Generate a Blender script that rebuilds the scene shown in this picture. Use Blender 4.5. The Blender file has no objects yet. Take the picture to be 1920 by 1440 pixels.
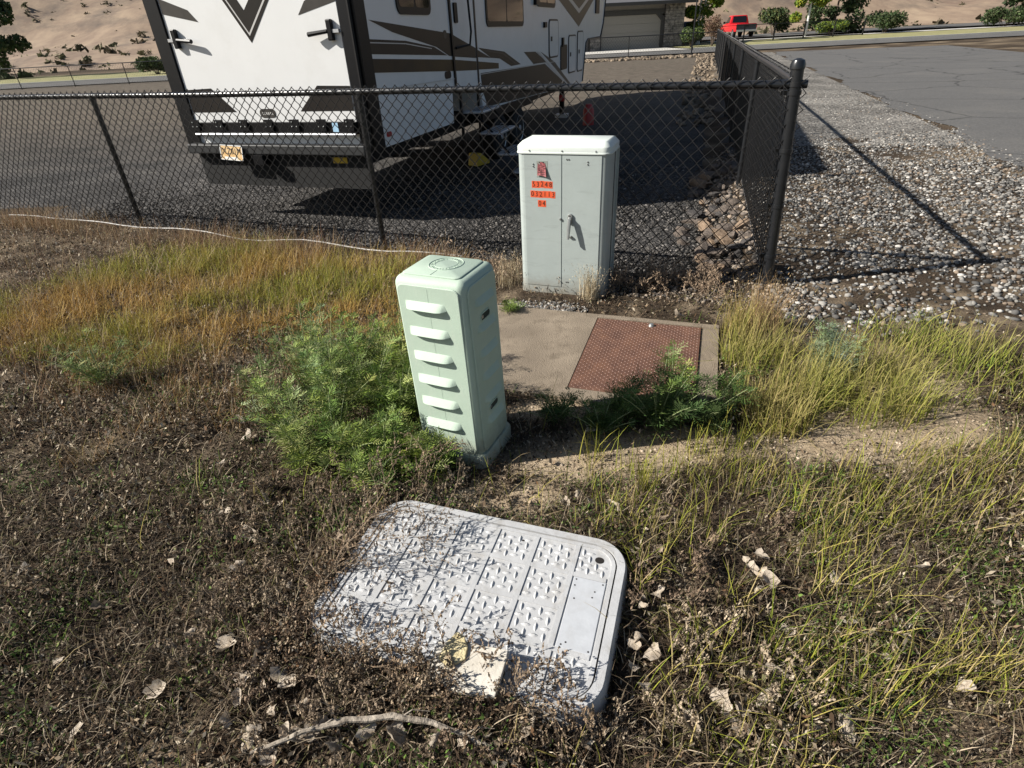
import bpy, bmesh, math, random
import numpy as np
from mathutils import Vector, Matrix
random.seed(7); rng = np.random.default_rng(7)
S = bpy.context.scene
COL = S.collection
R = math.radians

# ------------------------------------------------------------------ camera
cam = bpy.data.objects.new('camera', bpy.data.cameras.new('camera')); COL.objects.link(cam)
cam.data.sensor_width = 36.0; cam.data.lens = 36.0*1050/1920
cam.data.clip_start = 0.05; cam.data.clip_end = 2000
PITCH, ROLL = R(32), R(3)
fw = Vector((0, math.cos(PITCH), -math.sin(PITCH))); r0 = Vector((1, 0, 0)); u0 = r0.cross(fw)
rt = r0*math.cos(ROLL) - u0*math.sin(ROLL); up = u0*math.cos(ROLL) + r0*math.sin(ROLL)
cam.matrix_world = Matrix(((rt.x, up.x, -fw.x, 0), (rt.y, up.y, -fw.y, 0), (rt.z, up.z, -fw.z, 1.6), (0, 0, 0, 1)))
S.camera = cam
# ------------------------------------------------------------------ sky, sun, exposure
SHADOW = Vector((1.42, 0.15, -1.0))                     # the way the sunlight travels
SUN_EL = math.atan2(1, math.hypot(1.42, 0.15)); SUN_AZ = math.atan2(-1.42, -0.15)
w = bpy.data.worlds.new('World'); S.world = w; w.use_nodes = True
nt = w.node_tree; bg = nt.nodes['Background']
sky = nt.nodes.new('ShaderNodeTexSky'); sky.sky_type = 'NISHITA'; sky.sun_disc = False
sky.sun_elevation = SUN_EL; sky.sun_rotation = SUN_AZ
nt.links.new(sky.outputs[0], bg.inputs[0]); bg.inputs[1].default_value = 0.05
sl = bpy.data.lights.new('sun', 'SUN'); sl.energy = 5.0; sl.angle = R(0.5); sl.color = (1.0, 0.95, 0.87)
so = bpy.data.objects.new('sun', sl); COL.objects.link(so)
so.rotation_euler = SHADOW.to_track_quat('-Z', 'Y').to_euler(); so.location = (-6, -1, 8)
S.view_settings.view_transform = 'Standard'; S.view_settings.look = 'None'
S.view_settings.exposure = 0.8; S.view_settings.gamma = 1.0; S.view_settings.use_curve_mapping = False

# ------------------------------------------------------------------ materials
def mat(name, col, rough=0.7, var=0.0, scale=20.0, bump=0.0, bscale=60.0, metal=0.0, col2=None, spec=0.5, attr=False, trans=0.0, stretch=None, dirt=None, dscale=4.0, damt=0.5):
    m = bpy.data.materials.new(name); m.use_nodes = True
    t = m.node_tree; n = t.nodes; L = t.links; b = n['Principled BSDF']
    b.inputs['Roughness'].default_value = rough; b.inputs['Metallic'].default_value = metal
    b.inputs['Specular IOR Level'].default_value = spec
    b.inputs['Base Color'].default_value = (*col, 1)
    tc = n.new('ShaderNodeTexCoord'); co = tc.outputs['Object']
    if stretch:
        mp = n.new('ShaderNodeMapping'); mp.inputs['Scale'].default_value = stretch
        L.new(co, mp.inputs[0]); co = mp.outputs[0]
    out = None
    if attr:
        a = n.new('ShaderNodeAttribute'); a.attribute_name = 'Col'; out = a.outputs['Color']
    if var or col2:
        ns = n.new('ShaderNodeTexNoise'); ns.inputs['Scale'].default_value = scale; ns.inputs['Detail'].default_value = 6; ns.inputs['Roughness'].default_value = 0.65
        L.new(co, ns.inputs['Vector'])
        rp = n.new('ShaderNodeValToRGB'); rp.color_ramp.elements[0].position = 0.32; rp.color_ramp.elements[1].position = 0.68
        c2 = col2 if col2 else tuple(min(1, c*(1+var)) for c in col)
        c1 = col if col2 else tuple(c*(1-var) for c in col)
        rp.color_ramp.elements[0].color = (*c1, 1); rp.color_ramp.elements[1].color = (*c2, 1)
        L.new(ns.outputs['Fac'], rp.inputs[0]); o2 = rp.outputs['Color']
        out = o2
    if dirt:
        nd = n.new('ShaderNodeTexNoise'); nd.inputs['Scale'].default_value = dscale; nd.inputs['Detail'].default_value = 8; nd.inputs['Roughness'].default_value = 0.7
        L.new(tc.outputs['Object'], nd.inputs['Vector'])
        rd = n.new('ShaderNodeValToRGB'); rd.color_ramp.elements[0].position = 0.5; rd.color_ramp.elements[1].position = 0.75
        rd.color_ramp.elements[0].color = (0, 0, 0, 1); rd.color_ramp.elements[1].color = (damt, damt, damt, 1)
        L.new(nd.outputs['Fac'], rd.inputs[0])
        mx = n.new('ShaderNodeMix'); mx.data_type = 'RGBA'
        L.new(rd.outputs['Color'], mx.inputs['Factor'])
        if out: L.new(out, mx.inputs['A'])
        else: mx.inputs['A'].default_value = (*col, 1)
        mx.inputs['B'].default_value = (*dirt, 1); out = mx.outputs['Result']
    if out: L.new(out, b.inputs['Base Color'])
    if bump:
        nb = n.new('ShaderNodeTexNoise'); nb.inputs['Scale'].default_value = bscale; nb.inputs['Detail'].default_value = 5
        L.new(co, nb.inputs['Vector'])
        bp = n.new('ShaderNodeBump'); bp.inputs['Strength'].default_value = bump; bp.inputs['Distance'].default_value = 0.01
        L.new(nb.outputs['Fac'], bp.inputs['Height']); L.new(bp.outputs[0], b.inputs['Normal'])
    if trans:
        tr = n.new('ShaderNodeBsdfTranslucent'); ms = n.new('ShaderNodeMixShader'); ms.inputs[0].default_value = trans
        if out: L.new(out, tr.inputs['Color'])
        else: tr.inputs['Color'].default_value = (*col, 1)
        L.new(b.outputs[0], ms.inputs[1]); L.new(tr.outputs[0], ms.inputs[2])
        L.new(ms.outputs[0], n['Material Output'].inputs['Surface'])
    return m

def gravel_mat(name, cols, scale, bump, rough=0.95, patch=None):
    m = bpy.data.materials.new(name); m.use_nodes = True
    t = m.node_tree; n = t.nodes; L = t.links; b = n['Principled BSDF']; b.inputs['Roughness'].default_value = rough
    b.inputs['Specular IOR Level'].default_value = 0.2
    tc = n.new('ShaderNodeTexCoord')
    v = n.new('ShaderNodeTexVoronoi'); v.inputs['Scale'].default_value = scale; L.new(tc.outputs['Object'], v.inputs['Vector'])
    sx = n.new('ShaderNodeSeparateColor'); L.new(v.outputs['Color'], sx.inputs[0])
    rp = n.new('ShaderNodeValToRGB'); e = rp.color_ramp.elements
    e[0].color = (*cols[0], 1); e[1].color = (*cols[-1], 1)
    for i, c in enumerate(cols[1:-1]): k = e.new((i+1)/(len(cols)-1)); k.color = (*c, 1)
    L.new(sx.outputs[0], rp.inputs[0]); out = rp.outputs[0]
    ns = n.new('ShaderNodeTexNoise'); ns.inputs['Scale'].default_value = 0.9; ns.inputs['Detail'].default_value = 8; L.new(tc.outputs['Object'], ns.inputs['Vector'])
    mr = n.new('ShaderNodeMapRange'); mr.inputs['From Min'].default_value = 0.35; mr.inputs['From Max'].default_value = 0.65; mr.inputs['To Min'].default_value = 0.7; mr.inputs['To Max'].default_value = 1.3
    L.new(ns.outputs['Fac'], mr.inputs[0])
    vm = n.new('ShaderNodeVectorMath'); vm.operation = 'SCALE'; L.new(out, vm.inputs[0]); L.new(mr.outputs[0], vm.inputs['Scale'])
    res = vm.outputs[0]
    if patch:
        sp = n.new('ShaderNodeSeparateXYZ'); L.new(tc.outputs['Object'], sp.inputs[0])
        n2 = n.new('ShaderNodeMath'); n2.operation = 'MULTIPLY_ADD'; L.new(ns.outputs['Fac'], n2.inputs[0]); n2.inputs[1].default_value = 9.0; L.new(sp.outputs['Y'], n2.inputs[2])
        m3 = n.new('ShaderNodeMapRange'); m3.inputs['From Min'].default_value = 15; m3.inputs['From Max'].default_value = 25; L.new(n2.outputs[0], m3.inputs[0])
        mx = n.new('ShaderNodeMix'); mx.data_type = 'RGBA'; L.new(m3.outputs[0], mx.inputs['Factor']); L.new(res, mx.inputs['A'])
        n4 = n.new('ShaderNodeTexNoise'); n4.inputs['Scale'].default_value = 3.5; n4.inputs['Detail'].default_value = 12; n4.inputs['Roughness'].default_value = .75; L.new(tc.outputs['Object'], n4.inputs['Vector'])
        r4 = n.new('ShaderNodeValToRGB'); r4.color_ramp.elements[0].position = .35; r4.color_ramp.elements[1].position = .65; r4.color_ramp.elements[0].color = (patch[0]*.4, patch[1]*.4, patch[2]*.4, 1); r4.color_ramp.elements[1].color = (*patch, 1); L.new(n4.outputs['Fac'], r4.inputs[0])
        L.new(r4.outputs[0], mx.inputs['B']); res = mx.outputs['Result']
    L.new(res, b.inputs['Base Color'])
    bp = n.new('ShaderNodeBump'); bp.inputs['Strength'].default_value = bump; bp.inputs['Distance'].default_value = 0.02; bp.invert = True
    L.new(v.outputs['Distance'], bp.inputs['Height']); L.new(bp.outputs[0], b.inputs['Normal'])
    return m

M = {}
M['soil'] = mat('soil', (0.10, 0.075, 0.052), 0.95, scale=7, col2=(0.19, 0.145, 0.10), bump=1.0, bscale=90, spec=0.1, attr=True)
M['lot'] = gravel_mat('lot_gravel', [(0.014, 0.014, 0.015), (0.048, 0.046, 0.044), (0.085, 0.080, 0.075), (0.026, 0.025, 0.025), (0.15, 0.14, 0.13)], 42, 1.0, patch=(0.165, 0.138, 0.108))
M['asphalt'] = mat('asphalt', (0.095, 0.092, 0.088), 0.9, var=0.35, scale=40, bump=0.4, bscale=200, dirt=(0.15, 0.14, 0.125), dscale=0.5)
def add_cracks(m, sc, col):
    t = m.node_tree; n = t.nodes; L = t.links; b = n['Principled BSDF']; src = b.inputs['Base Color'].links[0].from_socket
    tc = n.new('ShaderNodeTexCoord'); nz = n.new('ShaderNodeTexNoise'); nz.inputs['Scale'].default_value = 1.3; nz.inputs['Detail'].default_value = 6; L.new(tc.outputs['Object'], nz.inputs['Vector'])
    av = n.new('ShaderNodeMix'); av.data_type = 'VECTOR'; av.inputs['Factor'].default_value = .3; L.new(tc.outputs['Object'], av.inputs['A']); L.new(nz.outputs['Color'], av.inputs['B'])
    v = n.new('ShaderNodeTexVoronoi'); v.feature = 'DISTANCE_TO_EDGE'; v.inputs['Scale'].default_value = sc; L.new(av.outputs['Result'], v.inputs['Vector'])
    mr = n.new('ShaderNodeMapRange'); mr.inputs['From Min'].default_value = .004; mr.inputs['From Max'].default_value = .014; mr.inputs['To Min'].default_value = .8; mr.inputs['To Max'].default_value = 0; L.new(v.outputs['Distance'], mr.inputs[0])
    mx = n.new('ShaderNodeMix'); mx.data_type = 'RGBA'; L.new(mr.outputs[0], mx.inputs['Factor']); L.new(src, mx.inputs['A']); mx.inputs['B'].default_value = (*col, 1); L.new(mx.outputs['Result'], b.inputs['Base Color'])
add_cracks(M['asphalt'], .55, (.025, .024, .023))
M['concrete'] = mat('concrete', (0.155, 0.122, 0.086), 0.9, scale=10, col2=(0.29, 0.235, 0.172), bump=0.6, bscale=180, dirt=(0.085, 0.064, 0.045), dscale=5, damt=0.8)
M['concrete_far'] = mat('pale_concrete', (0.48, 0.46, 0.42), 0.9, var=0.1, scale=1.5)
M['black'] = mat('black_vinyl', (0.013, 0.014, 0.016), 0.30, spec=0.5, dirt=(0.035, 0.033, 0.032), dscale=30, damt=0.35)
M['black_wire'] = mat('black_wire', (0.010, 0.010, 0.011), 0.36, spec=0.5)
M['black_plastic'] = mat('black_plastic', (0.012, 0.012, 0.013), 0.5, var=0.2)
M['rubber'] = mat('rubber', (0.006, 0.006, 0.006), 0.85, var=0.3, scale=30)
def weathered(name, col, rough, top, stain, scuff, zmax, scuff_scale, bump=0.08):
    m = mat(name, col, rough, var=0.05, scale=5, bump=bump, bscale=170, dirt=top, dscale=3.5, damt=0.55)
    t = m.node_tree; n = t.nodes; L = t.links; b = n['Principled BSDF']; src = b.inputs['Base Color'].links[0].from_socket
    tc = n.new('ShaderNodeTexCoord'); sp = n.new('ShaderNodeSeparateXYZ'); L.new(tc.outputs['Object'], sp.inputs[0])
    ns = n.new('ShaderNodeTexNoise'); ns.inputs['Scale'].default_value = 22; ns.inputs['Detail'].default_value = 8; ns.inputs['Roughness'].default_value = .75; L.new(tc.outputs['Object'], ns.inputs['Vector'])
    ad = n.new('ShaderNodeMath'); ad.operation = 'MULTIPLY_ADD'; L.new(ns.outputs['Fac'], ad.inputs[0]); ad.inputs[1].default_value = -zmax*1.6; L.new(sp.outputs['Z'], ad.inputs[2])
    mr = n.new('ShaderNodeMapRange'); mr.inputs['From Min'].default_value = -zmax*.75; mr.inputs['From Max'].default_value = zmax*.25; mr.inputs['To Min'].default_value = .75; mr.inputs['To Max'].default_value = 0; L.new(ad.outputs[0], mr.inputs[0])
    mx = n.new('ShaderNodeMix'); mx.data_type = 'RGBA'; L.new(mr.outputs[0], mx.inputs['Factor']); L.new(src, mx.inputs['A']); mx.inputs['B'].default_value = (*stain, 1)
    mp = n.new('ShaderNodeMapping'); mp.inputs['Scale'].default_value = scuff_scale; mp.inputs['Rotation'].default_value = (0, .5, .3); L.new(tc.outputs['Object'], mp.inputs[0])
    n2 = n.new('ShaderNodeTexNoise'); n2.inputs['Scale'].default_value = 1.0; n2.inputs['Detail'].default_value = 10; n2.inputs['Roughness'].default_value = .7; n2.inputs['Distortion'].default_value = 1.4; L.new(mp.outputs[0], n2.inputs['Vector'])
    r2 = n.new('ShaderNodeMapRange'); r2.inputs['From Min'].default_value = .54; r2.inputs['From Max'].default_value = .68; r2.inputs['To Max'].default_value = .6; L.new(n2.outputs['Fac'], r2.inputs[0])
    m2 = n.new('ShaderNodeMix'); m2.data_type = 'RGBA'; L.new(r2.outputs[0], m2.inputs['Factor']); L.new(mx.outputs['Result'], m2.inputs['A']); m2.inputs['B'].default_value = (*scuff, 1)
    L.new(m2.outputs['Result'], b.inputs['Base Color']); return m
M['ped'] = weathered('pale_green_polymer', (0.39, 0.485, 0.395), 0.62, (0.47, 0.54, 0.455), (0.22, 0.19, 0.13), (0.45, 0.52, 0.435), .16, (9, 9, 3))
M['ped_dark'] = mat('slot_shade', (0.03, 0.04, 0.032), 0.9, var=0.2)  # slots are raised dark plugs, their inner shade put into the colour
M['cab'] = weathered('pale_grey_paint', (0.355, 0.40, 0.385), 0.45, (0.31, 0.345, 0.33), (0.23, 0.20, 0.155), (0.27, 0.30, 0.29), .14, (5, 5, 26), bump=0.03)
M['cab_cap'] = mat('sunlit_cap_tone', (0.60, 0.645, 0.61), 0.45, var=0.04, scale=6, dirt=(0.5, 0.53, 0.48), dscale=7, damt=0.4)  # cabinet paint made paler for the cap; sunlit brightness put into the colour
M['bolt'] = mat('zinc_bolt', (0.34, 0.35, 0.34), 0.4, metal=0.7, var=0.2)
M['orange'] = mat('orange_sticker', (0.72, 0.10, 0.03), 0.5, var=0.12, scale=60)
M['ink'] = mat('black_ink', (0.015, 0.012, 0.01), 0.6, var=0.2)
M['redpaper'] = mat('faded_red_paper', (0.10, 0.018, 0.022), 0.5, scale=75, col2=(0.52, 0.16, 0.165))
M['greyplate'] = mat('old_label_backing', (0.25, 0.28, 0.25), 0.6, var=0.15)
M['vault'] = mat('grey_polymer_concrete', (0.425, 0.428, 0.43), 0.58, var=0.10, scale=18, bump=0.15, bscale=260, dirt=(0.27, 0.25, 0.22), dscale=13, damt=0.75)
M['plate'] = mat('plate_plastic', (0.44, 0.455, 0.475), 0.5, var=0.06, scale=30, bump=0.05, bscale=120, dirt=(0.36, 0.35, 0.34), dscale=14, damt=0.4)
M['rust'] = mat('rusted_steel', (0.075, 0.034, 0.022), 0.7, scale=12, col2=(0.15, 0.072, 0.044), bump=0.25, bscale=200, dirt=(0.17, 0.075, 0.03), dscale=4.5, damt=0.5)
M['rust_lug'] = mat('worn_rust_lug', (0.20, 0.11, 0.08), 0.5, var=0.3, scale=30)
M['rvwhite'] = mat('white_gelcoat', (0.71, 0.715, 0.71), 0.22, var=0.015, scale=3, dirt=(0.60, 0.595, 0.57), dscale=1.3, damt=0.5)
M['decal'] = mat('brown_black_decal', (0.020, 0.017, 0.015), 0.35, var=0.15, scale=2, spec=0.25)
M['decal_grad'] = mat('copper_decal', (0.020, 0.017, 0.015), 0.35, scale=0.9, col2=(0.075, 0.045, 0.015), spec=0.25)
M['decal_grey'] = mat('grey_decal', (0.055, 0.050, 0.045), 0.35, var=0.15, scale=8, spec=0.25)
M['silver'] = mat('silver_decal', (0.5, 0.49, 0.47), 0.3, var=0.05)
M['rvblack'] = mat('rv_black_trim', (0.006, 0.006, 0.007), 0.4, var=0.2, spec=0.25)
M['glass'] = mat('tinted_glass', (0.010, 0.010, 0.011), 0.05, spec=0.5, bump=0.05, bscale=2.0, var=0.2)
M['alu'] = mat('aluminium', (0.55, 0.56, 0.58), 0.35, metal=0.6, var=0.1)
M['steel_grey'] = mat('frame_grey', (0.022, 0.023, 0.024), 0.5, var=0.2)
M['yellow'] = mat('yellow_plastic', (0.55, 0.36, 0.02), 0.5, var=0.15)
M['red'] = mat('red_plastic', (0.35, 0.02, 0.02), 0.4, var=0.1)
M['plateorange'] = mat('licence_plate', (0.62, 0.36, 0.12), 0.4, scale=30, col2=(0.75, 0.58, 0.35))
M['white'] = mat('white_paint', (0.75, 0.75, 0.73), 0.5, var=0.05)
M['blue'] = mat('blue_sticker', (0.35, 0.55, 0.72), 0.5, var=0.1)
M['rock'] = mat('basalt_rock', (0.065, 0.056, 0.05), 0.95, scale=5, col2=(0.21, 0.17, 0.14), bump=0.8, bscale=30, spec=0.15)
M['rock_tan'] = mat('tan_rock', (0.13, 0.09, 0.062), 0.95, scale=5, col2=(0.34, 0.25, 0.175), bump=0.7, bscale=30, spec=0.15)
M['rock_dark'] = mat('dark_rock', (0.035, 0.033, 0.032), 0.95, scale=9, col2=(0.11, 0.10, 0.095), bump=0.8, bscale=30, spec=0.15)
M['attr'] = mat('plant_matter', (0.2, 0.2, 0.1), 0.75, attr=True, trans=0.13, spec=0.25)
M['attr_dry'] = mat('dry_plant_matter', (0.2, 0.15, 0.1), 0.85, attr=True, trans=0.12, spec=0.15)
M['pebble'] = mat('pebbles', (0.3, 0.3, 0.3), 0.9, attr=True, spec=0.2)
M['leaf'] = mat('dead_leaf', (0.30, 0.235, 0.165), 0.8, scale=1.4, col2=(0.60, 0.52, 0.42), trans=0.15, bump=0.4, bscale=60)
M['leaf_brown'] = mat('brown_dead_leaf', (0.16, 0.115, 0.075), 0.8, scale=1.6, col2=(0.36, 0.28, 0.20), trans=0.12, bump=0.4, bscale=60)
M['bark'] = mat('bleached_stalk', (0.13, 0.105, 0.08), 0.9, scale=30, col2=(0.42, 0.365, 0.295), bump=0.8, bscale=70, stretch=(1, 1, 1))
M['board'] = mat('weathered_board', (0.42, 0.385, 0.32), 0.8, scale=9, col2=(0.56, 0.53, 0.47), bump=0.3, bscale=60)
M['board_yellow'] = mat('yellowed_foam', (0.42, 0.34, 0.17), 0.9, scale=40, col2=(0.58, 0.51, 0.32), bump=0.9, bscale=120)
M['cable'] = mat('white_cable', (0.45, 0.43, 0.40), 0.6, var=0.1)
M['stucco'] = mat('taupe_siding', (0.20, 0.185, 0.165), 0.9, var=0.08, scale=5)
M['garage'] = mat('garage_panel', (0.27, 0.25, 0.215), 0.7, var=0.04)
M['trim'] = mat('dark_trim', (0.05, 0.047, 0.042), 0.7, var=0.1)
M['stone'] = mat('ledge_stone', (0.055, 0.052, 0.05), 0.9, scale=4.5, col2=(0.36, 0.32, 0.28), bump=0.5, bscale=8)
M['shingle'] = mat('grey_shingle', (0.06, 0.062, 0.068), 0.9, scale=14, col2=(0.14, 0.14, 0.15), stretch=(1, 4, 4))
M['carred'] = mat('red_car_paint', (0.55, 0.012, 0.018), 0.25, var=0.05)
M['cardark'] = mat('dark_car_paint', (0.018, 0.020, 0.025), 0.25, var=0.1)
M['chrome'] = mat('chrome', (0.6, 0.6, 0.6), 0.2, metal=0.9, var=0.05)
M['hill'] = mat('dry_hillside', (0.17, 0.115, 0.08), 0.95, scale=0.22, col2=(0.33, 0.245, 0.165), dirt=(0.045, 0.038, 0.036), dscale=0.07, damt=1.0, bump=1.0, bscale=0.8, stretch=(1, .4, 1))
M['lawn'] = mat('dry_lawn', (0.16, 0.17, 0.06), 0.95, scale=1.2, col2=(0.33, 0.29, 0.14))
M['bark_white'] = mat('white_birch_bark', (0.55, 0.53, 0.48), 0.8, scale=5, col2=(0.72, 0.70, 0.66), dirt=(0.08, 0.07, 0.06), dscale=6, damt=0.8)
M['bark_brown'] = mat('brown_bark', (0.10, 0.075, 0.055), 0.9, var=0.3, scale=8)
M['brownhouse'] = mat('beige_siding', (0.36, 0.31, 0.24), 0.85, var=0.06)

# ------------------------------------------------------------------ mesh helpers
class MB:
    def __init__(s): s.v = []; s.f = []
    def add(s, v, f, T=None):
        o = len(s.v)
        if T is not None: v = [tuple(T @ Vector(p)) for p in v]
        s.v += [tuple(p) for p in v]; s.f += [tuple(i+o for i in q) for q in f]; return s
    def box(s, x0, x1, y0, y1, z0, z1, T=None):
        v = [(x0,y0,z0),(x1,y0,z0),(x1,y1,z0),(x0,y1,z0),(x0,y0,z1),(x1,y0,z1),(x1,y1,z1),(x0,y1,z1)]
        return s.add(v, [(0,3,2,1),(4,5,6,7),(0,1,5,4),(1,2,6,5),(2,3,7,6),(3,0,4,7)], T)
    def tube(s, pts, r, n=6, caps=True, T=None):
        pts = [Vector(p) for p in pts]; k = len(pts); rr = r if isinstance(r, (list, tuple)) else [r]*k
        v = []; f = []
        t = (pts[1]-pts[0]).normalized(); a = t.orthogonal().normalized()
        for i, p in enumerate(pts):
            t = (pts[min(i+1, k-1)]-pts[max(i-1, 0)])
            t = t.normalized() if t.length > 1e-9 else Vector((0, 0, 1))
            a = (a - t*a.dot(t)); a = a.normalized() if a.length > 1e-6 else t.orthogonal().normalized()
            b = t.cross(a)
            for j in range(n):
                q = 2*math.pi*j/n; v.append(tuple(p + (a*math.cos(q)+b*math.sin(q))*rr[i]))
        for i in range(k-1):
            for j in range(n): f.append((i*n+j, i*n+(j+1) % n, (i+1)*n+(j+1) % n, (i+1)*n+j))
        if caps: f += [tuple(range(n))[::-1], tuple(range((k-1)*n, k*n))]
        return s.add(v, f, T)
    def prism(s, poly, h0, h1, T=None):
        n = len(poly); v = [(x, y, h0) for x, y in poly]+[(x, y, h1) for x, y in poly]
        f = [tuple(range(n))[::-1], tuple(range(n, 2*n))]+[(i, (i+1) % n, n+(i+1) % n, n+i) for i in range(n)]
        return s.add(v, f, T)
    def loft(s, loops, T=None, cap0=True, cap1=True):
        n = len(loops[0]); v = [p for l in loops for p in l]; f = []
        for k in range(len(loops)-1):
            for i in range(n): f.append((k*n+i, k*n+(i+1) % n, (k+1)*n+(i+1) % n, (k+1)*n+i))
        if cap0: f.append(tuple(range(n))[::-1])
        if cap1: f.append(tuple(range((len(loops)-1)*n, len(loops)*n)))
        return s.add(v, f, T)
    def dome(s, c, r, h, n=8, T=None):
        v = [(c[0]+r*math.cos(2*math.pi*i/n), c[1]+r*math.sin(2*math.pi*i/n), c[2]) for i in range(n)]
        v += [(c[0]+.7*r*math.cos(2*math.pi*i/n), c[1]+.7*r*math.sin(2*math.pi*i/n), c[2]+h*.75) for i in range(n)]
        v.append((c[0], c[1], c[2]+h))
        f = [(i, (i+1) % n, n+(i+1) % n, n+i) for i in range(n)]+[(n+i, n+(i+1) % n, 2*n) for i in range(n)]+[tuple(range(n))[::-1]]
        return s.add(v, f, T)
    def mesh(s, name):
        m = bpy.data.meshes.new(name); m.from_pydata(s.v, [], s.f); m.update(); return m

def fix_normals(me):
    b = bmesh.new(); b.from_mesh(me); bmesh.ops.recalc_face_normals(b, faces=b.faces); b.to_mesh(me); b.free()

def obj(name, src, m, parent=None, loc=None, smooth=False, bevel=0.0, kind=None, segs=2):
    me = src.mesh(name) if isinstance(src, MB) else src
    if isinstance(src, MB): fix_normals(me)
    if bevel:
        b = bmesh.new(); b.from_mesh(me)
        es = [e for e in b.edges if len(e.link_faces) == 2 and e.calc_face_angle(0) > R(25)]
        bmesh.ops.bevel(b, geom=es, offset=bevel, segments=segs, profile=0.5, affect='EDGES', clamp_overlap=True)
        b.to_mesh(me); b.free()
    if smooth:
        for p in me.polygons: p.use_smooth = True
        try: me.set_sharp_from_angle(angle=R(40))
        except Exception: pass
    if m is not None and not me.materials: me.materials.append(M[m])
    o = bpy.data.objects.new(name, me); COL.objects.link(o)
    if parent: o.parent = parent
    if loc: o.location = loc
    if kind: o['kind'] = kind
    return o

def tag(o, label, cat, group=None, kind=None):
    o['label'] = label; o['category'] = cat
    if group: o['group'] = group
    if kind: o['kind'] = kind
    return o

def thing(name, label, cat, loc=(0, 0, 0), rotz=0.0, group=None):
    o = bpy.data.objects.new(name, None); COL.objects.link(o); o.empty_display_size = 0.1
    o.location = loc; o.rotation_euler = (0, 0, rotz); return tag(o, label, cat, group)

def struct(name, src, m, smooth=False):
    o = obj(name, src, m, smooth=smooth); o['kind'] = 'structure'; return o

def np_mesh(name, verts, faces, cols=None, smooth=False):
    """verts (N,3); faces list of arrays with equal width; cols (N,3)"""
    me = bpy.data.meshes.new(name)
    verts = np.asarray(verts, dtype=np.float32)
    me.vertices.add(len(verts)); me.vertices.foreach_set('co', verts.ravel())
    lens = np.concatenate([np.full(len(f), f.shape[1], dtype=np.int32) for f in faces])
    idx = np.concatenate([f.ravel() for f in faces]).astype(np.int32)
    me.loops.add(len(idx)); me.loops.foreach_set('vertex_index', idx)
    me.polygons.add(len(lens)); st = np.concatenate([[0], np.cumsum(lens)[:-1]]).astype(np.int32)
    me.polygons.foreach_set('loop_start', st); me.polygons.foreach_set('loop_total', lens)
    if smooth: me.polygons.foreach_set('use_smooth', np.ones(len(lens), dtype=bool))
    me.update(calc_edges=True)
    if cols is not None:
        a = me.color_attributes.new('Col', 'FLOAT_COLOR', 'POINT')
        c = np.ones((len(verts), 4), dtype=np.float32); c[:, :3] = cols; a.data.foreach_set('color', c.ravel())
    me.validate(); return me

def rrect(hx, hy, r, n=6):
    out = []
    for cx, cy, a0 in ((hx-r, hy-r, 0), (-hx+r, hy-r, 90), (-hx+r, -hy+r, 180), (hx-r, -hy+r, 270)):
        for i in range(n+1):
            a = R(a0+90*i/n); out.append((cx+r*math.cos(a), cy+r*math.sin(a)))
    return out

def text_mesh(s, size, depth=0.0004):
    cu = bpy.data.curves.new('t', 'FONT'); cu.body = s; cu.size = size; cu.extrude = depth; cu.align_x = 'CENTER'; cu.align_y = 'CENTER'; cu.resolution_u = 3
    o = bpy.data.objects.new('t', cu); COL.objects.link(o); dg = bpy.context.evaluated_depsgraph_get()
    me = bpy.data.meshes.new_from_object(o.evaluated_get(dg)); bpy.data.objects.remove(o); bpy.data.curves.remove(cu); return me

def copy_tree(o, parent=None):
    c = o.copy(); COL.objects.link(c); c.parent = parent
    for ch in list(o.children): copy_tree(ch, c)
    return c

_P = rng.random((64, 64))
def vnoise(x, y):
    x = np.asarray(x, float); y = np.asarray(y, float)
    xi = np.floor(x).astype(int); yi = np.floor(y).astype(int); fx = x-xi; fy = y-yi
    fx = fx*fx*(3-2*fx); fy = fy*fy*(3-2*fy)
    g = lambda a, b: _P[a % 64, b % 64]
    return (g(xi, yi)*(1-fx)+g(xi+1, yi)*fx)*(1-fy)+(g(xi, yi+1)*(1-fx)+g(xi+1, yi+1)*fx)*fy
def fbm(x, y): return (vnoise(x, y)+.5*vnoise(2.1*np.asarray(x)+5, 2.1*np.asarray(y)+9)+.25*vnoise(4.3*np.asarray(x)+1, 4.3*np.asarray(y)+3))/1.75
def sstep(a, b, x):
    t = np.clip((np.asarray(x, float)-a)/(b-a), 0, 1); return t*t*(3-2*t)

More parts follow.
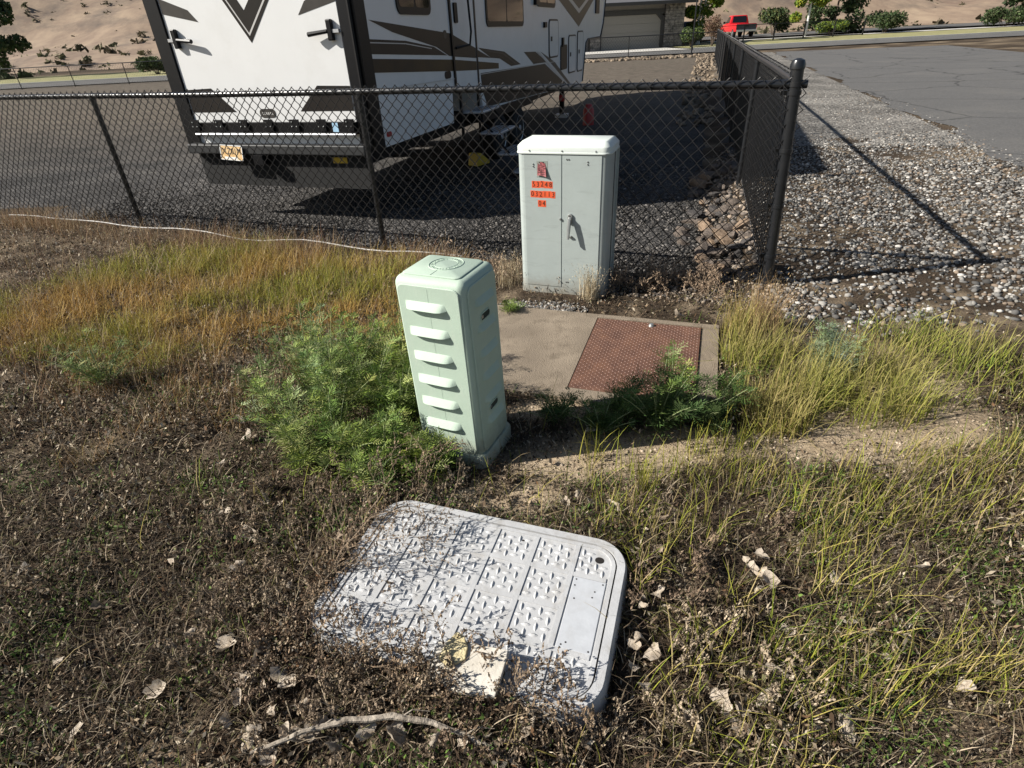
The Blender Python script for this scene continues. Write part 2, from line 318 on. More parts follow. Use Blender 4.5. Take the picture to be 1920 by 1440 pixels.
# ------------------------------------------------------------------ layout frames
FC = np.array([1.84, 3.70])                    # corner post
FA = R(-23.0)                                  # run of the front fence
F1 = np.array([-math.cos(FA), -math.sin(FA)])  # from the corner to the left
N1 = np.array([-F1[1], F1[0]])*-1              # towards the lot
if N1[1] < 0: N1 = -N1
F2 = np.array([0.31, 0.951]); F2 /= np.linalg.norm(F2)
N2 = np.array([-F2[1], F2[0]])                 # towards the lot
def d1(x, y): return (x-FC[0])*N1[0]+(y-FC[1])*N1[1]
def d2(x, y): return (x-FC[0])*N2[0]+(y-FC[1])*N2[1]
LOTZ = -0.20
def lotz(x, y):
    return LOTZ*(1-sstep(16, 38, y))
def gz(x, y):
    x = np.asarray(x, float); y = np.asarray(y, float)
    near = 1-sstep(6, 14, y)
    z = (fbm(x*1.3+7, y*1.3)-.5)*0.05*near + (fbm(x*6, y*6)-.5)*0.016*near
    z = z*(1-sstep(2.7, 3.15, -d2(x, y)))
    m = np.minimum(d1(x, y), d2(x, y))
    lot = sstep(-0.02, 0.45, m)
    z = z*(1-lot) + lot*(lotz(x, y)-0.04)
    ca, sa = math.cos(R(-19.5)), math.sin(R(-19.5)); qx = (x+0.16)*ca+(y-1.192)*sa; qy = -(x+0.16)*sa+(y-1.192)*ca
    dx = np.maximum(np.abs(qx)-.455, 0); dy = np.maximum(np.abs(qy)-.298, 0); dist = np.hypot(dx, dy)
    wgt = np.clip(np.maximum(sstep(.05, -.35, qx), sstep(-.05, -.30, qy)*sstep(.47, .2, qx)), 0.25, 1)
    z = z + np.where(dist > 0.012, .065*wgt*(1-sstep(.0, .38, dist)), -.12)
    sl = (np.abs(x-0.45) < 0.95) & (np.abs(y-2.85) < 0.8)
    return np.where(sl, np.minimum(z, 0.006), z)
def g1(x, y): return float(gz(np.array([x]), np.array([y]))[0])

# ------------------------------------------------------------------ ground
SANDY = [((0.55, 1.92), (0.85, 0.22)), ((-0.05, 1.68), (0.28, 0.12)), ((1.55, 1.95), (0.6, 0.3)), ((0.25, 2.3), (0.5, 0.1)), ((1.9, 2.3), (0.5, 0.6))]
def sand(x, y):
    m = np.zeros_like(x)
    for (cx, cy), (rx, ry) in SANDY:
        m = np.maximum(m, 1-np.sqrt(((x-cx)/rx)**2+((y-cy)/ry)**2))
    return np.clip((m + (fbm(x*5, y*5)-.5)*0.7)*2.2, 0, 1)
xs = np.concatenate([np.linspace(-260, -30, 14)[:-1], np.linspace(-30, -5, 26)[:-1], np.linspace(-5, 5, 300), np.linspace(5, 30, 26)[1:], np.linspace(30, 260, 14)[1:]])
ys = np.concatenate([np.linspace(-30, -1, 6)[:-1], np.linspace(-1, 0.3, 10)[:-1], np.linspace(0.3, 7.5, 230), np.linspace(7.5, 45, 40)[1:], np.linspace(45, 400, 20)[1:]])
X, Y = np.meshgrid(xs, ys); Zg = gz(X, Y)
V = np.stack([X.ravel(), Y.ravel(), Zg.ravel()], 1)
nx, ny = len(xs), len(ys); ii = (np.arange(ny-1)[:, None]*nx+np.arange(nx-1)[None, :]).ravel()
Fq = np.stack([ii, ii+1, ii+1+nx, ii+nx], 1)
sm = sand(X.ravel(), Y.ravel()); nn = fbm(X.ravel()*9, Y.ravel()*9)[:, None]
c_mat = np.array([0.034, 0.025, 0.017])*(1-nn)+np.array([0.085, 0.063, 0.044])*nn
c_snd = np.array([0.33, 0.25, 0.165])*(1-nn)+np.array([0.50, 0.40, 0.28])*nn
gcol = c_mat*(1-sm[:, None])+c_snd*sm[:, None]
gm = np_mesh('ground', V, [Fq], gcol, smooth=True)
def soil_material():
    m = bpy.data.materials.new('soil_surface'); m.use_nodes = True
    n = m.node_tree.nodes; L = m.node_tree.links; b = n['Principled BSDF']; b.inputs['Roughness'].default_value = 0.97; b.inputs['Specular IOR Level'].default_value = 0.1
    a = n.new('ShaderNodeAttribute'); a.attribute_name = 'Col'; tc = n.new('ShaderNodeTexCoord')
    ns = n.new('ShaderNodeTexNoise'); ns.inputs['Scale'].default_value = 55; ns.inputs['Detail'].default_value = 8; ns.inputs['Roughness'].default_value = 0.7; L.new(tc.outputs['Object'], ns.inputs['Vector'])
    mr = n.new('ShaderNodeMapRange'); mr.inputs['From Min'].default_value = 0.3; mr.inputs['From Max'].default_value = 0.7; mr.inputs['To Min'].default_value = 0.55; mr.inputs['To Max'].default_value = 1.4; L.new(ns.outputs['Fac'], mr.inputs[0])
    vm = n.new('ShaderNodeVectorMath'); vm.operation = 'SCALE'; L.new(a.outputs['Color'], vm.inputs[0]); L.new(mr.outputs[0], vm.inputs['Scale']); L.new(vm.outputs[0], b.inputs['Base Color'])
    bp = n.new('ShaderNodeBump'); bp.inputs['Strength'].default_value = 1.0; bp.inputs['Distance'].default_value = 0.02; L.new(ns.outputs['Fac'], bp.inputs['Height']); L.new(bp.outputs[0], b.inputs['Normal'])
    return m
M['soil'] = soil_material()
struct('ground', gm, 'soil')

# the gravel lot behind the fence
u = np.concatenate([np.linspace(0, 9, 90), np.linspace(9, 90, 40)[1:]]); v = np.concatenate([np.linspace(0, 8, 80), np.linspace(8, 38, 40)[1:]])
U, Vv = np.meshgrid(u, v)
LX = FC[0]+F1[0]*U+F2[0]*Vv; LY = FC[1]+F1[1]*U+F2[1]*Vv
mm = np.minimum(d1(LX, LY), d2(LX, LY))
LZ = np.where(mm < 0.45, gz(LX, LY)-0.015+0.02*sstep(0.2, 0.45, mm), lotz(LX, LY)) + (fbm(LX*1.1, LY*1.1)-.5)*0.03*sstep(.3, .8, mm)
nu, nv = len(u), len(v); ii = (np.arange(nv-1)[:, None]*nu+np.arange(nu-1)[None, :]).ravel()
struct('gravel_lot', np_mesh('gravel_lot', np.stack([LX.ravel(), LY.ravel(), LZ.ravel()], 1), [np.stack([ii, ii+nu, ii+1+nu, ii+1], 1)], smooth=True), 'lot')

# roads: the side road right of the fence, the cross road behind the lot
def quad_sheet(name, pts, z, m):
    b = MB(); b.add([(x, y, z) for x, y in pts], [tuple(range(len(pts)))]); return struct(name, b, m)
def off(t, o): return (FC[0]+F2[0]*t-N2[0]*o, FC[1]+F2[1]*t-N2[1]*o)
quad_sheet('side_road', [off(-8, 12), off(36.9, 12), off(36.9, 3.2)]+[off(36.9-k*.3, 3.2+random.uniform(-.09, .09)+.12*math.sin(k*.4)) for k in range(1, 149)], 0.010, 'asphalt')
M['shoulder'] = gravel_mat('shoulder_gravel_fines', [(.05, .048, .045), (.13, .125, .115), (.24, .225, .2), (.09, .08, .07), (.33, .31, .28)], 30, .8)
tt_, oo_ = np.meshgrid(np.linspace(1.0, 36.9, 130), np.linspace(.06, 3.15, 26)); SX = FC[0]+F2[0]*tt_-N2[0]*oo_; SY = FC[1]+F2[1]*tt_-N2[1]*oo_
wob = (fbm(SX*1.5, SY*1.5)-.5)*.03; SZ = gz(SX, SY)+np.where(tt_ < 5.5, -.02+wob, .006)
ii = (np.arange(25)[:, None]*130+np.arange(129)[None, :]).ravel()
struct('road_shoulder', np_mesh('road_shoulder', np.stack([SX.ravel(), SY.ravel(), SZ.ravel()], 1), [np.stack([ii, ii+130, ii+131, ii+1], 1)], smooth=True), 'shoulder')
quad_sheet('cross_road', [(-120, 41.0), (-120, 46.4), (120, 46.4), (120, 41.0)], 0.058, 'asphalt')
quad_sheet('far_paving', [(13.2, 62.5), (13.2, 76), (70, 76), (70, 62.5)], 0.28, 'asphalt')
b = MB(); b.box(-120, 3.5, 46.4, 46.65, 0.0, 0.16); b.box(14.2, 120, 46.4, 46.65, 0.0, 0.16); struct('kerb', b, 'concrete_far')
quad_sheet('driveway', [(3.6, 46.4), (5.5, 52.8), (13.7, 53.2), (14.2, 46.4)], 0.09, 'concrete_far')
quad_sheet('lawn', [(14.2, 46.65), (14.5, 62), (110, 62), (110, 46.65)], 0.12, 'lawn')
quad_sheet('verge', [(-120, 46.65), (-120, 62), (3.4, 62), (3.4, 46.65)], 0.12, 'lawn')
quad_sheet('far_drive', [(20, 58.6), (20, 61.6), (60, 61.6), (60, 58.6)], 0.15, 'concrete_far')

# hillside
hx = np.linspace(-320, 320, 120); hy = np.linspace(76, 330, 70); HX, HY = np.meshgrid(hx, hy)
HZ = -0.5+sstep(76, 330, HY)*70*(0.75+0.5*fbm(HX*0.01+3, HY*0.01)) + (fbm(HX*0.05, HY*0.05)-.5)*6*sstep(76, 110, HY) + (fbm(HX*.3, HY*.3)-.5)*1.0
ii = (np.arange(69)[:, None]*120+np.arange(119)[None, :]).ravel()
struct('hillside', np_mesh('hillside', np.stack([HX.ravel(), HY.ravel(), HZ.ravel()], 1), [np.stack([ii, ii+1, ii+121, ii+120], 1)], smooth=True), 'hill')

# scrub on the hillside
ns_ = 2600; sxx = rng.uniform(-150, 150, ns_); syy = rng.uniform(78, 200, ns_)
szz = np.array([HZ[min(69, int((b_-76)/254*69)), min(119, int((a_+320)/640*119))] for a_, b_ in zip(sxx, syy)])
PV, PC = [], []
for k in range(ns_):
    m_ = 14; r_ = rng.uniform(.25, .8); p = np.array([sxx[k], syy[k], szz[k]+r_*.3])+rng.normal(0, r_*.5, (m_, 3))*np.array([1, 1, .6]); e1 = rng.normal(0, r_*.35, (m_, 3)); e2 = rng.normal(0, r_*.35, (m_, 3))
    PV.append(np.stack([p-e1, p-e2, p+e1, p+e2], 1).reshape(-1, 3)); PC.append(np.repeat(np.array([[.09, .085, .05]])*rng.uniform(.5, 1.7)*np.array([[1, rng.uniform(.85, 1.1), 1]]), 4*m_, 0))
PV = np.concatenate(PV); o = obj('hillside_scrub', np_mesh('hillside_scrub', PV, [np.arange(len(PV)).reshape(-1, 4)], np.concatenate(PC)), 'attr_dry'); tag(o, 'dull sagebrush scrub dotted over the dry hillside', 'scrub', kind='stuff')

# ------------------------------------------------------------------ utility vault in the ground
def build_vault():
    ang = R(-19.5)
    t = thing('utility_vault', 'rounded pale grey polymer vault with treaded lid set in dry weeds', 'utility box', (-0.16, 1.192, 0), ang)
    HX_, HY_ = 0.465, 0.308
    o, i_ = rrect(HX_, HY_, 0.115, 8), rrect(HX_-0.032, HY_-0.032, 0.085, 8)
    ob = rrect(HX_+0.012, HY_+0.012, 0.12, 8); obv = rrect(HX_-0.006, HY_-0.006, 0.11, 8)
    b = MB(); b.loft([[(x, y, -0.08) for x, y in ob], [(x, y, 0.088) for x, y in o], [(x, y, 0.098) for x, y in obv], [(x, y, 0.098) for x, y in i_], [(x, y, 0.03) for x, y in i_]], cap0=False, cap1=False)
    obj('collar', b, 'vault', t, smooth=True)
    lo = rrect(HX_-0.037, HY_-0.037, 0.080, 8); li = rrect(HX_-0.050, HY_-0.050, 0.067, 8)
    b = MB(); b.loft([[(x, y, 0.05) for x, y in lo], [(x, y, 0.091) for x, y in lo]])
    lid = obj('lid', b, 'vault', t)
    b = MB(); b.loft([[(x, y, 0.089) for x, y in lo], [(x, y, 0.0952) for x, y in lo], [(x, y, 0.0952) for x, y in li], [(x, y, 0.089) for x, y in li]], cap0=False, cap1=False)
    obj('lid_border', b, 'vault', lid)
    cx = [-0.415, -0.291, -0.1455, 0.0, 0.1455, 0.291, 0.415]; cy = [-0.259, -0.1365, 0.0, 0.1365, 0.259]
    for k, x in enumerate(cx[1:-1]):
        b = MB(); b.box(x-.008, x+.008, -.2575, .2575, .089, .0948); obj('lid_rib', b, 'vault', lid)
    for k, y in enumerate(cy[1:-1]):
        for x0, x1 in zip(cx[:-1], cx[1:]):
            if x1 > 0.4 and k == 1: continue
            b = MB(); b.box(x0+.0083, x1-.0083, y-.008, y+.008, .089, .0944); obj('lid_rib', b, 'vault', lid)
    def inside(x, y, m=0.012):
        X_, Y_, r = HX_-.05-m, HY_-.05-m, 0.06
        if abs(x) > X_ or abs(y) > Y_: return False
        ax, ay = abs(x)-(X_-r), abs(y)-(Y_-r)
        return not (ax > 0 and ay > 0 and ax*ax+ay*ay > r*r)
    for ci in range(6):
        for ri in range(4):
            if ci == 5 and ri in (1, 2): continue
            x0, x1, y0, y1 = cx[ci]+.012, cx[ci+1]-.012, cy[ri]+.012, cy[ri+1]-.012
            nxx = max(2, round((x1-x0)/0.027)); nyy = max(2, round((y1-y0)/0.0255))
            b = MB()
            for a in range(nxx):
                for c in range(nyy):
                    px = x0+(a+.5)*(x1-x0)/nxx; py = y0+(c+.5)*(y1-y0)/nyy
                    if not inside(px, py): continue
                    if math.hypot(px-0.372, py-0.215) < 0.024: continue
                    L_, W_ = 0.0172, 0.0070
                    q = [(-1, 0), (-.5, -.75), (0, -1), (.5, -.75), (1, 0), (.5, .75), (0, 1), (-.5, .75)]
                    th = 0.10 if (a+c) % 2 == 0 else math.pi/2+0.10
                    cc, ss = math.cos(th), math.sin(th)
                    vv = [(px+cc*X_*L_-ss*Y_*W_, py+ss*X_*L_+cc*Y_*W_, .0908) for X_, Y_ in q]
                    for e in (-.3, .3): vv.append((px+cc*e*L_, py+ss*e*L_, .0964))
                    b.add(vv, [(0, 1, 8), (1, 2, 3, 9, 8), (3, 4, 9), (4, 5, 9), (5, 6, 7, 8, 9), (7, 0, 8)])
            obj('tread_panel', b, 'vault', lid)
    b = MB(); b.box(.305, .409, -.128, .128, .0895, .0940); pl = obj('marker_plate', b, 'plate', lid, bevel=0.0015); pl['label'] = 'smooth blank marker plate with screw holes'
    for x, y in ((.314, .118), (.314, .094), (.40, .118), (.319, -.118), (.331, -.108), (.40, -.12), (.322, .045), (.38, .085), (.376, .062)):
        b = MB(); b.prism([(x+.0028*math.cos(a*math.pi/4), y+.0028*math.sin(a*math.pi/4)) for a in range(8)], .0941, .0946); obj('screw_hole', b, 'ink', pl)
    b = MB(); b.prism([(.372+.0155*math.cos(a*math.pi/8), .215+.0135*math.sin(a*math.pi/8)) for a in range(16)], .0905, .0915); obj('lift_hole', b, 'ink', lid)
    for x, y in ((.02, -.055), (-.19, .05), (.1, .23)):
        b = MB(); b.prism([(x+.006*math.cos(a*math.pi/4), y+.004*math.sin(a*math.pi/4)) for a in range(8)], .0905, .0914); obj('chip', b, 'ink', lid)
build_vault()

# ------------------------------------------------------------------ pale green pedestal
def louver(b, w, h, d, c, T, n=7):
    """hood: rounded ends, sloping out from its top edge down to an overhanging lower lip; x along, y up, z out"""
    loops = []
    prof = [(h*.62, 0.0), (h*.55, d*.05), (-h*.36, d*.97), (-h*.41, d), (-h*.47, d*.97), (-h*.47, 0.0)]
    for k in range(n+1):
        s_ = -1+2*k/n; sh = max(0.0, 1-abs(s_)**7.0)
        loops.append([(s_*w/2*(1 if k not in (0, n) else .99), y, z*sh + 0.0) for y, z in prof])
    b.loft([[(c[0]+p[0], c[1]+p[1], c[2]+p[2]) for p in l] for l in loops], T=T)
def build_pedestal():
    t = thing('telecom_pedestal', 'pale green louvred plastic telecom pedestal standing among green weeds', 'pedestal', (-0.223, 2.072, 0.0), R(-26.4))
    t.rotation_euler = (R(0.5), R(-0.9), R(-26.4))
    W, D, H = 0.314, 0.266, 0.85
    b = MB(); b.loft([[(x, y, -0.12) for x, y in rrect(W/2+.016, D/2+.016, .05)], [(x, y, .05) for x, y in rrect(W/2+.018, D/2+.018, .05)], [(x, y, .062) for x, y in rrect(W/2+.010, D/2+.010, .045)]])
    obj('base', b, 'ped', t, smooth=True)
    b = MB(); ls = []
    r = .035
    for k in range(0, 1): ls.append([(x, y, .063) for x, y in rrect(W/2-.002, D/2-.002, r, 5)])
    ls.append([(x, y, .075) for x, y in rrect(W/2, D/2, r, 5)])
    ls.append([(x, y, H-r) for x, y in rrect(W/2, D/2, r, 5)])
    for k in range(1, 6):
        a = R(18*k); ins = r*(1-math.cos(a)); ls.append([(x, y, H-r+r*math.sin(a)) for x, y in rrect(W/2-ins, D/2-ins, max(.006, r-ins), 5)])
    b.loft(ls); cover = obj('cover', b, 'ped', t, smooth=True)
    # raised top plate
    b = MB(); po = rrect(W/2-.032, D/2-.030, .02); pi = rrect(W/2-.037, D/2-.035, .018)
    b.loft([[(x-.004, y, H-.002) for x, y in po], [(x-.004, y, H+.004) for x, y in po], [(x-.004, y, H+.007) for x, y in pi]])
    top = obj('top_plate', b, 'ped', cover, smooth=True)
    b = MB(); n = 40
    def ring(r0, r1, z0, z1):
        b.loft([[(r_*math.cos(2*math.pi*k/n)+.0, r_*math.sin(2*math.pi*k/n)+.02, z) for k in range(n)] for r_, z in ((r0, z0), (r0+.001, z1), (r1-.001, z1), (r1, z0))], cap0=False, cap1=False)
    ring(.066, .0695, H+.0065, H+.0095); ring(.044, .0465, H+.0065, H+.0085)
    obj('emblem_ring', b, 'ped', top)
    b = MB()
    for k in range(30):                                   # worn raised lettering between the two rings
        a = 2*math.pi*k/30
        if k % 9 == 0: continue
        T = Matrix.Translation((.055*math.cos(a), .02+.055*math.sin(a), H+.0068)) @ Matrix.Rotation(a, 4, 'Z')
        b.box(-.0045, .0045, -.0022, -.0010, 0, .002, T)
        if k % 2: b.box(-.0045, -.003, -.0012, .0026, 0, .002, T)
        if k % 3: b.box(.003, .0045, -.0012, .0026, 0, .002, T)
        if k % 4 == 1: b.box(-.0006, .0009, -.0012, .0022, 0, .002, T)
    lt = obj('raised_lettering', b, 'ped', top)
    # seams
    b = MB(); b.box(-.0010, .0010, -D/2-.0048, -D/2+.001, .075, H-.035); obj('mould_seam', b, 'ped', cover)
    b = MB(); b.box(-.0010, .0010, -D/2+.034, -.05, H+.0065, H+.0082); obj('mould_seam', b, 'ped', cover)
    # slightly raised front and side panels with hoods
    front = Matrix(((1, 0, 0, 0), (0, 0, -1, -D/2), (0, 1, 0, 0), (0, 0, 0, 1)))
    side = Matrix(((0, 0, 1, W/2), (1, 0, 0, 0), (0, 1, 0, 0), (0, 0, 0, 1)))
    for F_, half, nm in ((front, W/2, 'front_panel'), (side, D/2, 'side_panel')):
        b = MB(); o_ = rrect(half-.022, (H-.15)/2+.03, .028); i2 = rrect(half-.025, (H-.15)/2+.027, .026)
        zc = .075+(H-.15)/2+.02
        b.loft([[(x, y+zc, -.001) for x, y in o_], [(x, y+zc, .0022) for x, y in o_], [(x, y+zc, .0042) for x, y in i2]], T=F_)
        p = obj(nm, b, 'ped', cover, smooth=False)
        for k in range(6):
            z = .745 - k*.1085
            bb = MB(); louver(bb, half*1.16, .027, .025 if nm == 'front_panel' else .016, ((-.014 if nm == 'front_panel' else .008), z, .004), F_, n=16)
            obj('louver', bb, 'ped', p, smooth=True)
        if nm == 'side_panel':
            for z in (.675, .255):
                bb = MB(); bb.prism([(x-.0, y+z) for x, y in rrect(.036, .013, .012, 4)], .0042, .0056, T=F_); s_ = obj('slot', bb, 'ped_dark', p)
                bb = MB(); bb.loft([[(x, y+z, .004) for x, y in rrect(.041, .018, .016, 4)], [(x, y+z, .0075) for x, y in rrect(.040, .017, .015, 4)], [(x, y+z, .0075) for x, y in rrect(.036, .013, .012, 4)], [(x, y+z, .004) for x, y in rrect(.036, .013, .012, 4)]], T=F_, cap0=False, cap1=False); obj('slot_rim', bb, 'ped', s_)
                bb = MB(); bb.box(-.030, -.018, z-.006, z+.006, .0057, .0068, F_); obj('latch_pin', bb, 'bolt', s_)
build_pedestal()

# ------------------------------------------------------------------ grey cabinet
def build_cabinet():
    t = thing('utility_cabinet', 'grey green steel cabinet with orange number stickers by the fence', 'cabinet', (0.440, 3.857, 0.0), R(-21.5))
    HW, HD = 0.302, 0.14
    def prof(e=0.0, rf=.046, rb=.02):
        out = []
        for cx, cy, a0, r in ((HW-rb, HD-rb, 0, rb), (-HW+rb, HD-rb, 90, rb), (-HW+rf, -HD+rf, 180, rf), (HW-rf, -HD+rf, 270, rf)):
            for i in range(6):
                a = R(a0+90*i/5); out.append((cx+(r+e)*math.cos(a), cy+(r+e)*math.sin(a)))
        return out
    def lp(e, z): return [(x, y, z) for x, y in prof(e)]
    b = MB(); b.loft([lp(0, .06), lp(0, .955)]); body = obj('body', b, 'cab', t, smooth=True)
    b = MB(); b.loft([lp(.004, -.12), lp(.004, .058)]); obj('plinth', b, 'cab', t, smooth=True)
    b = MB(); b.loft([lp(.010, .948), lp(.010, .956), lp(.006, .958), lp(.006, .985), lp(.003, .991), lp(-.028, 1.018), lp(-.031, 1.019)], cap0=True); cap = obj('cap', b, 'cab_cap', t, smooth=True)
    front = Matrix(((1, 0, 0, 0), (0, 0, -1, -HD), (0, 1, 0, 0), (0, 0, 0, 1)))
    b = MB(); b.box(-.255, -.0028, .062, .944, .0005, .004, front); dl = obj('left_door', b, 'cab', t, bevel=.0015, segs=1)
    b = MB(); b.box(.0028, .255, .058, .944, .0005, .004, front); dr = obj('right_door', b, 'cab', t, bevel=.0015, segs=1)
    def bolt(p, x, z, r=.0055):
        bb = MB(); bb.dome((x, z, .004), r, .006, 8, front); obj('bolt', bb, 'bolt', p, smooth=True)
    for x in (-.215, .0, .215):
        bb = MB(); bb.dome((x, .966, .006), .006, .006, 8, front); obj('bolt', bb, 'bolt', cap, smooth=True)
    for x, z in ((-.192, .885), (-.192, .871)): bolt(dl, x, z)
    for x, z in ((.030, .918), (.043, .918), (.165, .905), (.165, .890), (.030, .105), (.043, .105)): bolt(dr, x, z)
    bb = MB(); bb.box(-.014, -.003, .535, .55, .004, .014, front); obj('hasp', bb, 'bolt', dl, bevel=.002)
    bb = MB(); bb.box(-.15, .1, .0520, .0550, .0, .006, front)
    # swing handle
    bb = MB(); bb.prism([(x+.058, y+.548) for x, y in rrect(.016, .034, .015, 4)], .004, .016, front); h = obj('handle', bb, 'bolt', dr, bevel=.003)
    bb = MB(); bb.loft([[(x*.9+.058, y+.545, .016) for x, y in rrect(.013, .018, .008, 3)], [(x*.9+.058, y+.54, .030) for x, y in rrect(.011, .014, .006, 3)]], T=front)
    bb.loft([[(x+.058, .552, y+.026) for x, y in rrect(.012, .010, .005, 3)], [(x+.0575, .49, y+.040) for x, y in rrect(.011, .009, .005, 3)], [(x+.056, .425, y+.052) for x, y in rrect(.008, .008, .004, 3)]], T=front)
    obj('lever', bb, 'bolt', h, smooth=True)
    bb = MB(); bb.box(.046, .070, .424, .436, .004, .02, front); obj('lock_eye', bb, 'bolt', dr, bevel=.003)
    bb = MB(); bb.prism([(.058+.007*math.cos(a), .562+.007*math.sin(a)) for a in [k*math.pi/5 for k in range(10)]], .016, .0172, front); obj('keyhole', bb, 'ink', h)
    # dark rear edge gap on the right side
    bb = MB(); bb.box(HW-.001, HW+.002, .02, .036, .07, .94); obj('side_seam', bb, 'rubber', t)
    bb = MB(); bb.box(HW-.001, HW+.012, HD-.03, HD-.022, .02, .95); obj('rear_flange', bb, 'cab', t)
    # number stickers
    def row(s, x0, z, step=.0285, h=.043):
        for k, ch in enumerate(s):
            if ch == '1': pass
            x = x0+k*step; rz = random.uniform(-.03, .03)
            T = front @ Matrix.Translation((x, z+random.uniform(-.0015, .0015), .0042)) @ Matrix.Rotation(rz, 4, 'Z')
            q = MB(); q.box(-step/2+.0006, step/2-.0006, -h/2, h/2, 0, .0006, T); st = obj('number_sticker', q, 'orange', dl)
            me = text_mesh(ch, .046); me.transform(T @ Matrix.Translation((0, 0, .0011)) @ Matrix.Diagonal((.82, 1, 1, 1))); obj('digit', me, 'ink', st)
    row('53248', -.190, .760); row('032113', -.200, .697); row('04', -.150, .637)
    # old label: grey backing with a curled faded red notice
    q = MB(); q.box(-.168, -.094, .805, .905, .0042, .005, front); bk = obj('label_backing', q, 'greyplate', dl)
    nS, mS = 9, 9; vv = []; ff = []
    for i in range(nS):
        for j in range(mS):
            a, c = i/(nS-1), j/(mS-1)
            wd = .050+.012*(1-c)
            vv.append((-.135+(a-.5)*wd+.004*(1-c), .815+c*.080+.004*math.sin(a*5), .0065+.011*(1-c)**2*(0.4+a)+.002*math.sin(a*6+c*4)))
    for i in range(nS-1):
        for j in range(mS-1): ff.append((i*mS+j, (i+1)*mS+j, (i+1)*mS+j+1, i*mS+j+1))
    q = MB(); q.add(vv, ff, front); q.add([(x, y, z-.0006) for x, y, z in vv], [f_[::-1] for f_ in ff], front)
    nt_ = obj('curled_notice', q, 'redpaper', bk, smooth=True); nt_['label'] = 'faded red warning notice curling off its backing'
    q = MB(); [q.box(-.155+.004*(k % 2), -.118-.006*(k % 3), .835+k*.011, .8385+k*.011, .0215-.0017*k, .0225-.0017*k, front) for k in range(5)]; obj('printed_text', q, 'ink', nt_)
    q = MB(); q.box(-.152, -.118, .893, .899, .0052, .0058, front); obj('printed_line', q, 'ink', bk)
build_cabinet()

# ------------------------------------------------------------------ concrete slab with steel hatch
HA = R(-19.5); HO = Matrix.Translation((0.29, 2.458, 0)) @ Matrix.Rotation(HA, 4, 'Z')
b = MB(); b.box(-.80, -.004, -.10, .905, -.12, .030); b.box(.644, .735, -.10, .905, -.12, .030); b.box(-.004, .644, -.10, -.006, -.12, .030); b.box(-.004, .644, .857, .905, -.12, .030); b.box(-.004, .644, -.006, .857, -.12, -.0)
b2 = MB(); b2.v = [tuple(HO @ Vector(p)) for p in b.v]; b2.f = b.f
slab = obj('concrete_slab', b2, 'concrete'); slab['kind'] = 'structure'
def build_hatch():
    t = thing('steel_hatch', 'rusty red diamond plate steel hatch set in the concrete slab', 'hatch', HO.translation, HA)
    b = MB(); b.box(0, .632, 0, .85, .018, .0275); p = obj('plate', b, 'rust', t)
    b = MB(); k = 0
    for i in range(37):
        for j in range(50):
            px, py = .012+i*.0168, .012+j*.0169
            if px > .622 or py > .842: continue
            th = (R(38) if (i+j) % 2 == 0 else R(-52)); cc, ss = math.cos(th), math.sin(th); L_, W_ = .0078, .0021
            vv = [(px+cc*a*L_-ss*c*W_, py+ss*a*L_+cc*c*W_, .0273) for a, c in ((-1, 0), (0, -1), (1, 0), (0, 1))]+[(px, py, .0298)]
            b.add(vv, [(0, 1, 4), (1, 2, 4), (2, 3, 4), (3, 0, 4)])
    lug = obj('tread_lugs', b, 'rust_lug', t); lug['kind'] = 'stuff'
    b = MB(); b.dome((.34, .812, .0275), .019, .018, 10); obj('lifting_knob', b, 'bolt', t, smooth=True)
    b = MB(); b.box(.632, .6425, 0, .85, .0, .0225); obj('frame', b, 'rubber', t)
    b = MB(); b.box(-.003, 0, 0, .85, .0, .024); b.box(-.003, .6425, .85, .8555, .0, .024); obj('frame', b, 'rust', t)
build_hatch()

# ------------------------------------------------------------------ chain-link fences
def link_mesh(length, z0, z1, pitch, rad, sides=4, y0=-0.026):
    """woven zig-zag strands, local x along, z up"""
    nc = int(length/pitch); rows = int((z1-z0)/(pitch/2)); rows -= rows % 2
    h = (z1-z0)/rows
    # each strand zig-zags between column k and k+.5
    zz = z0+np.arange(rows+1)*h
    V_ = []; F_ = []; base = 0
    ang = np.arange(sides)*2*math.pi/sides+math.pi/4
    for k in range(2*nc):
        x0 = k*pitch/2
        par = (np.arange(rows+1)+k) % 2
        x = x0+par*(pitch/2)*1.06-pitch*.015 if True else 0
        x = x + rng.normal(0, .0011, rows+1)
        y = y0+np.where(par == 1, .0035, -.0035)*(1 if k % 2 == 0 else 1)+rng.normal(0, .0006, rows+1)
        z = zz+rng.normal(0, .0008, rows+1)
        if k % 2 == 0:
            pass
        P_ = np.stack([x, y, z], 1)
        # cross section in x-y plane (strands run near 45 degrees): use offsets in x and y
        ring = np.stack([np.cos(ang)*rad*1.3, np.sin(ang)*rad, np.zeros(sides)], 1)
        V_.append((P_[:, None, :]+ring[None]).reshape(-1, 3))
        i = np.arange(rows)[:, None]*sides; j = np.arange(sides)[None, :]; jn = (j+1) % sides
        F_.append((np.stack([i+j, i+jn, i+sides+jn, i+sides+j], 2).reshape(-1, 4))+base)
        base += len(V_[-1])
    return np.concatenate(V_), np.concatenate(F_)
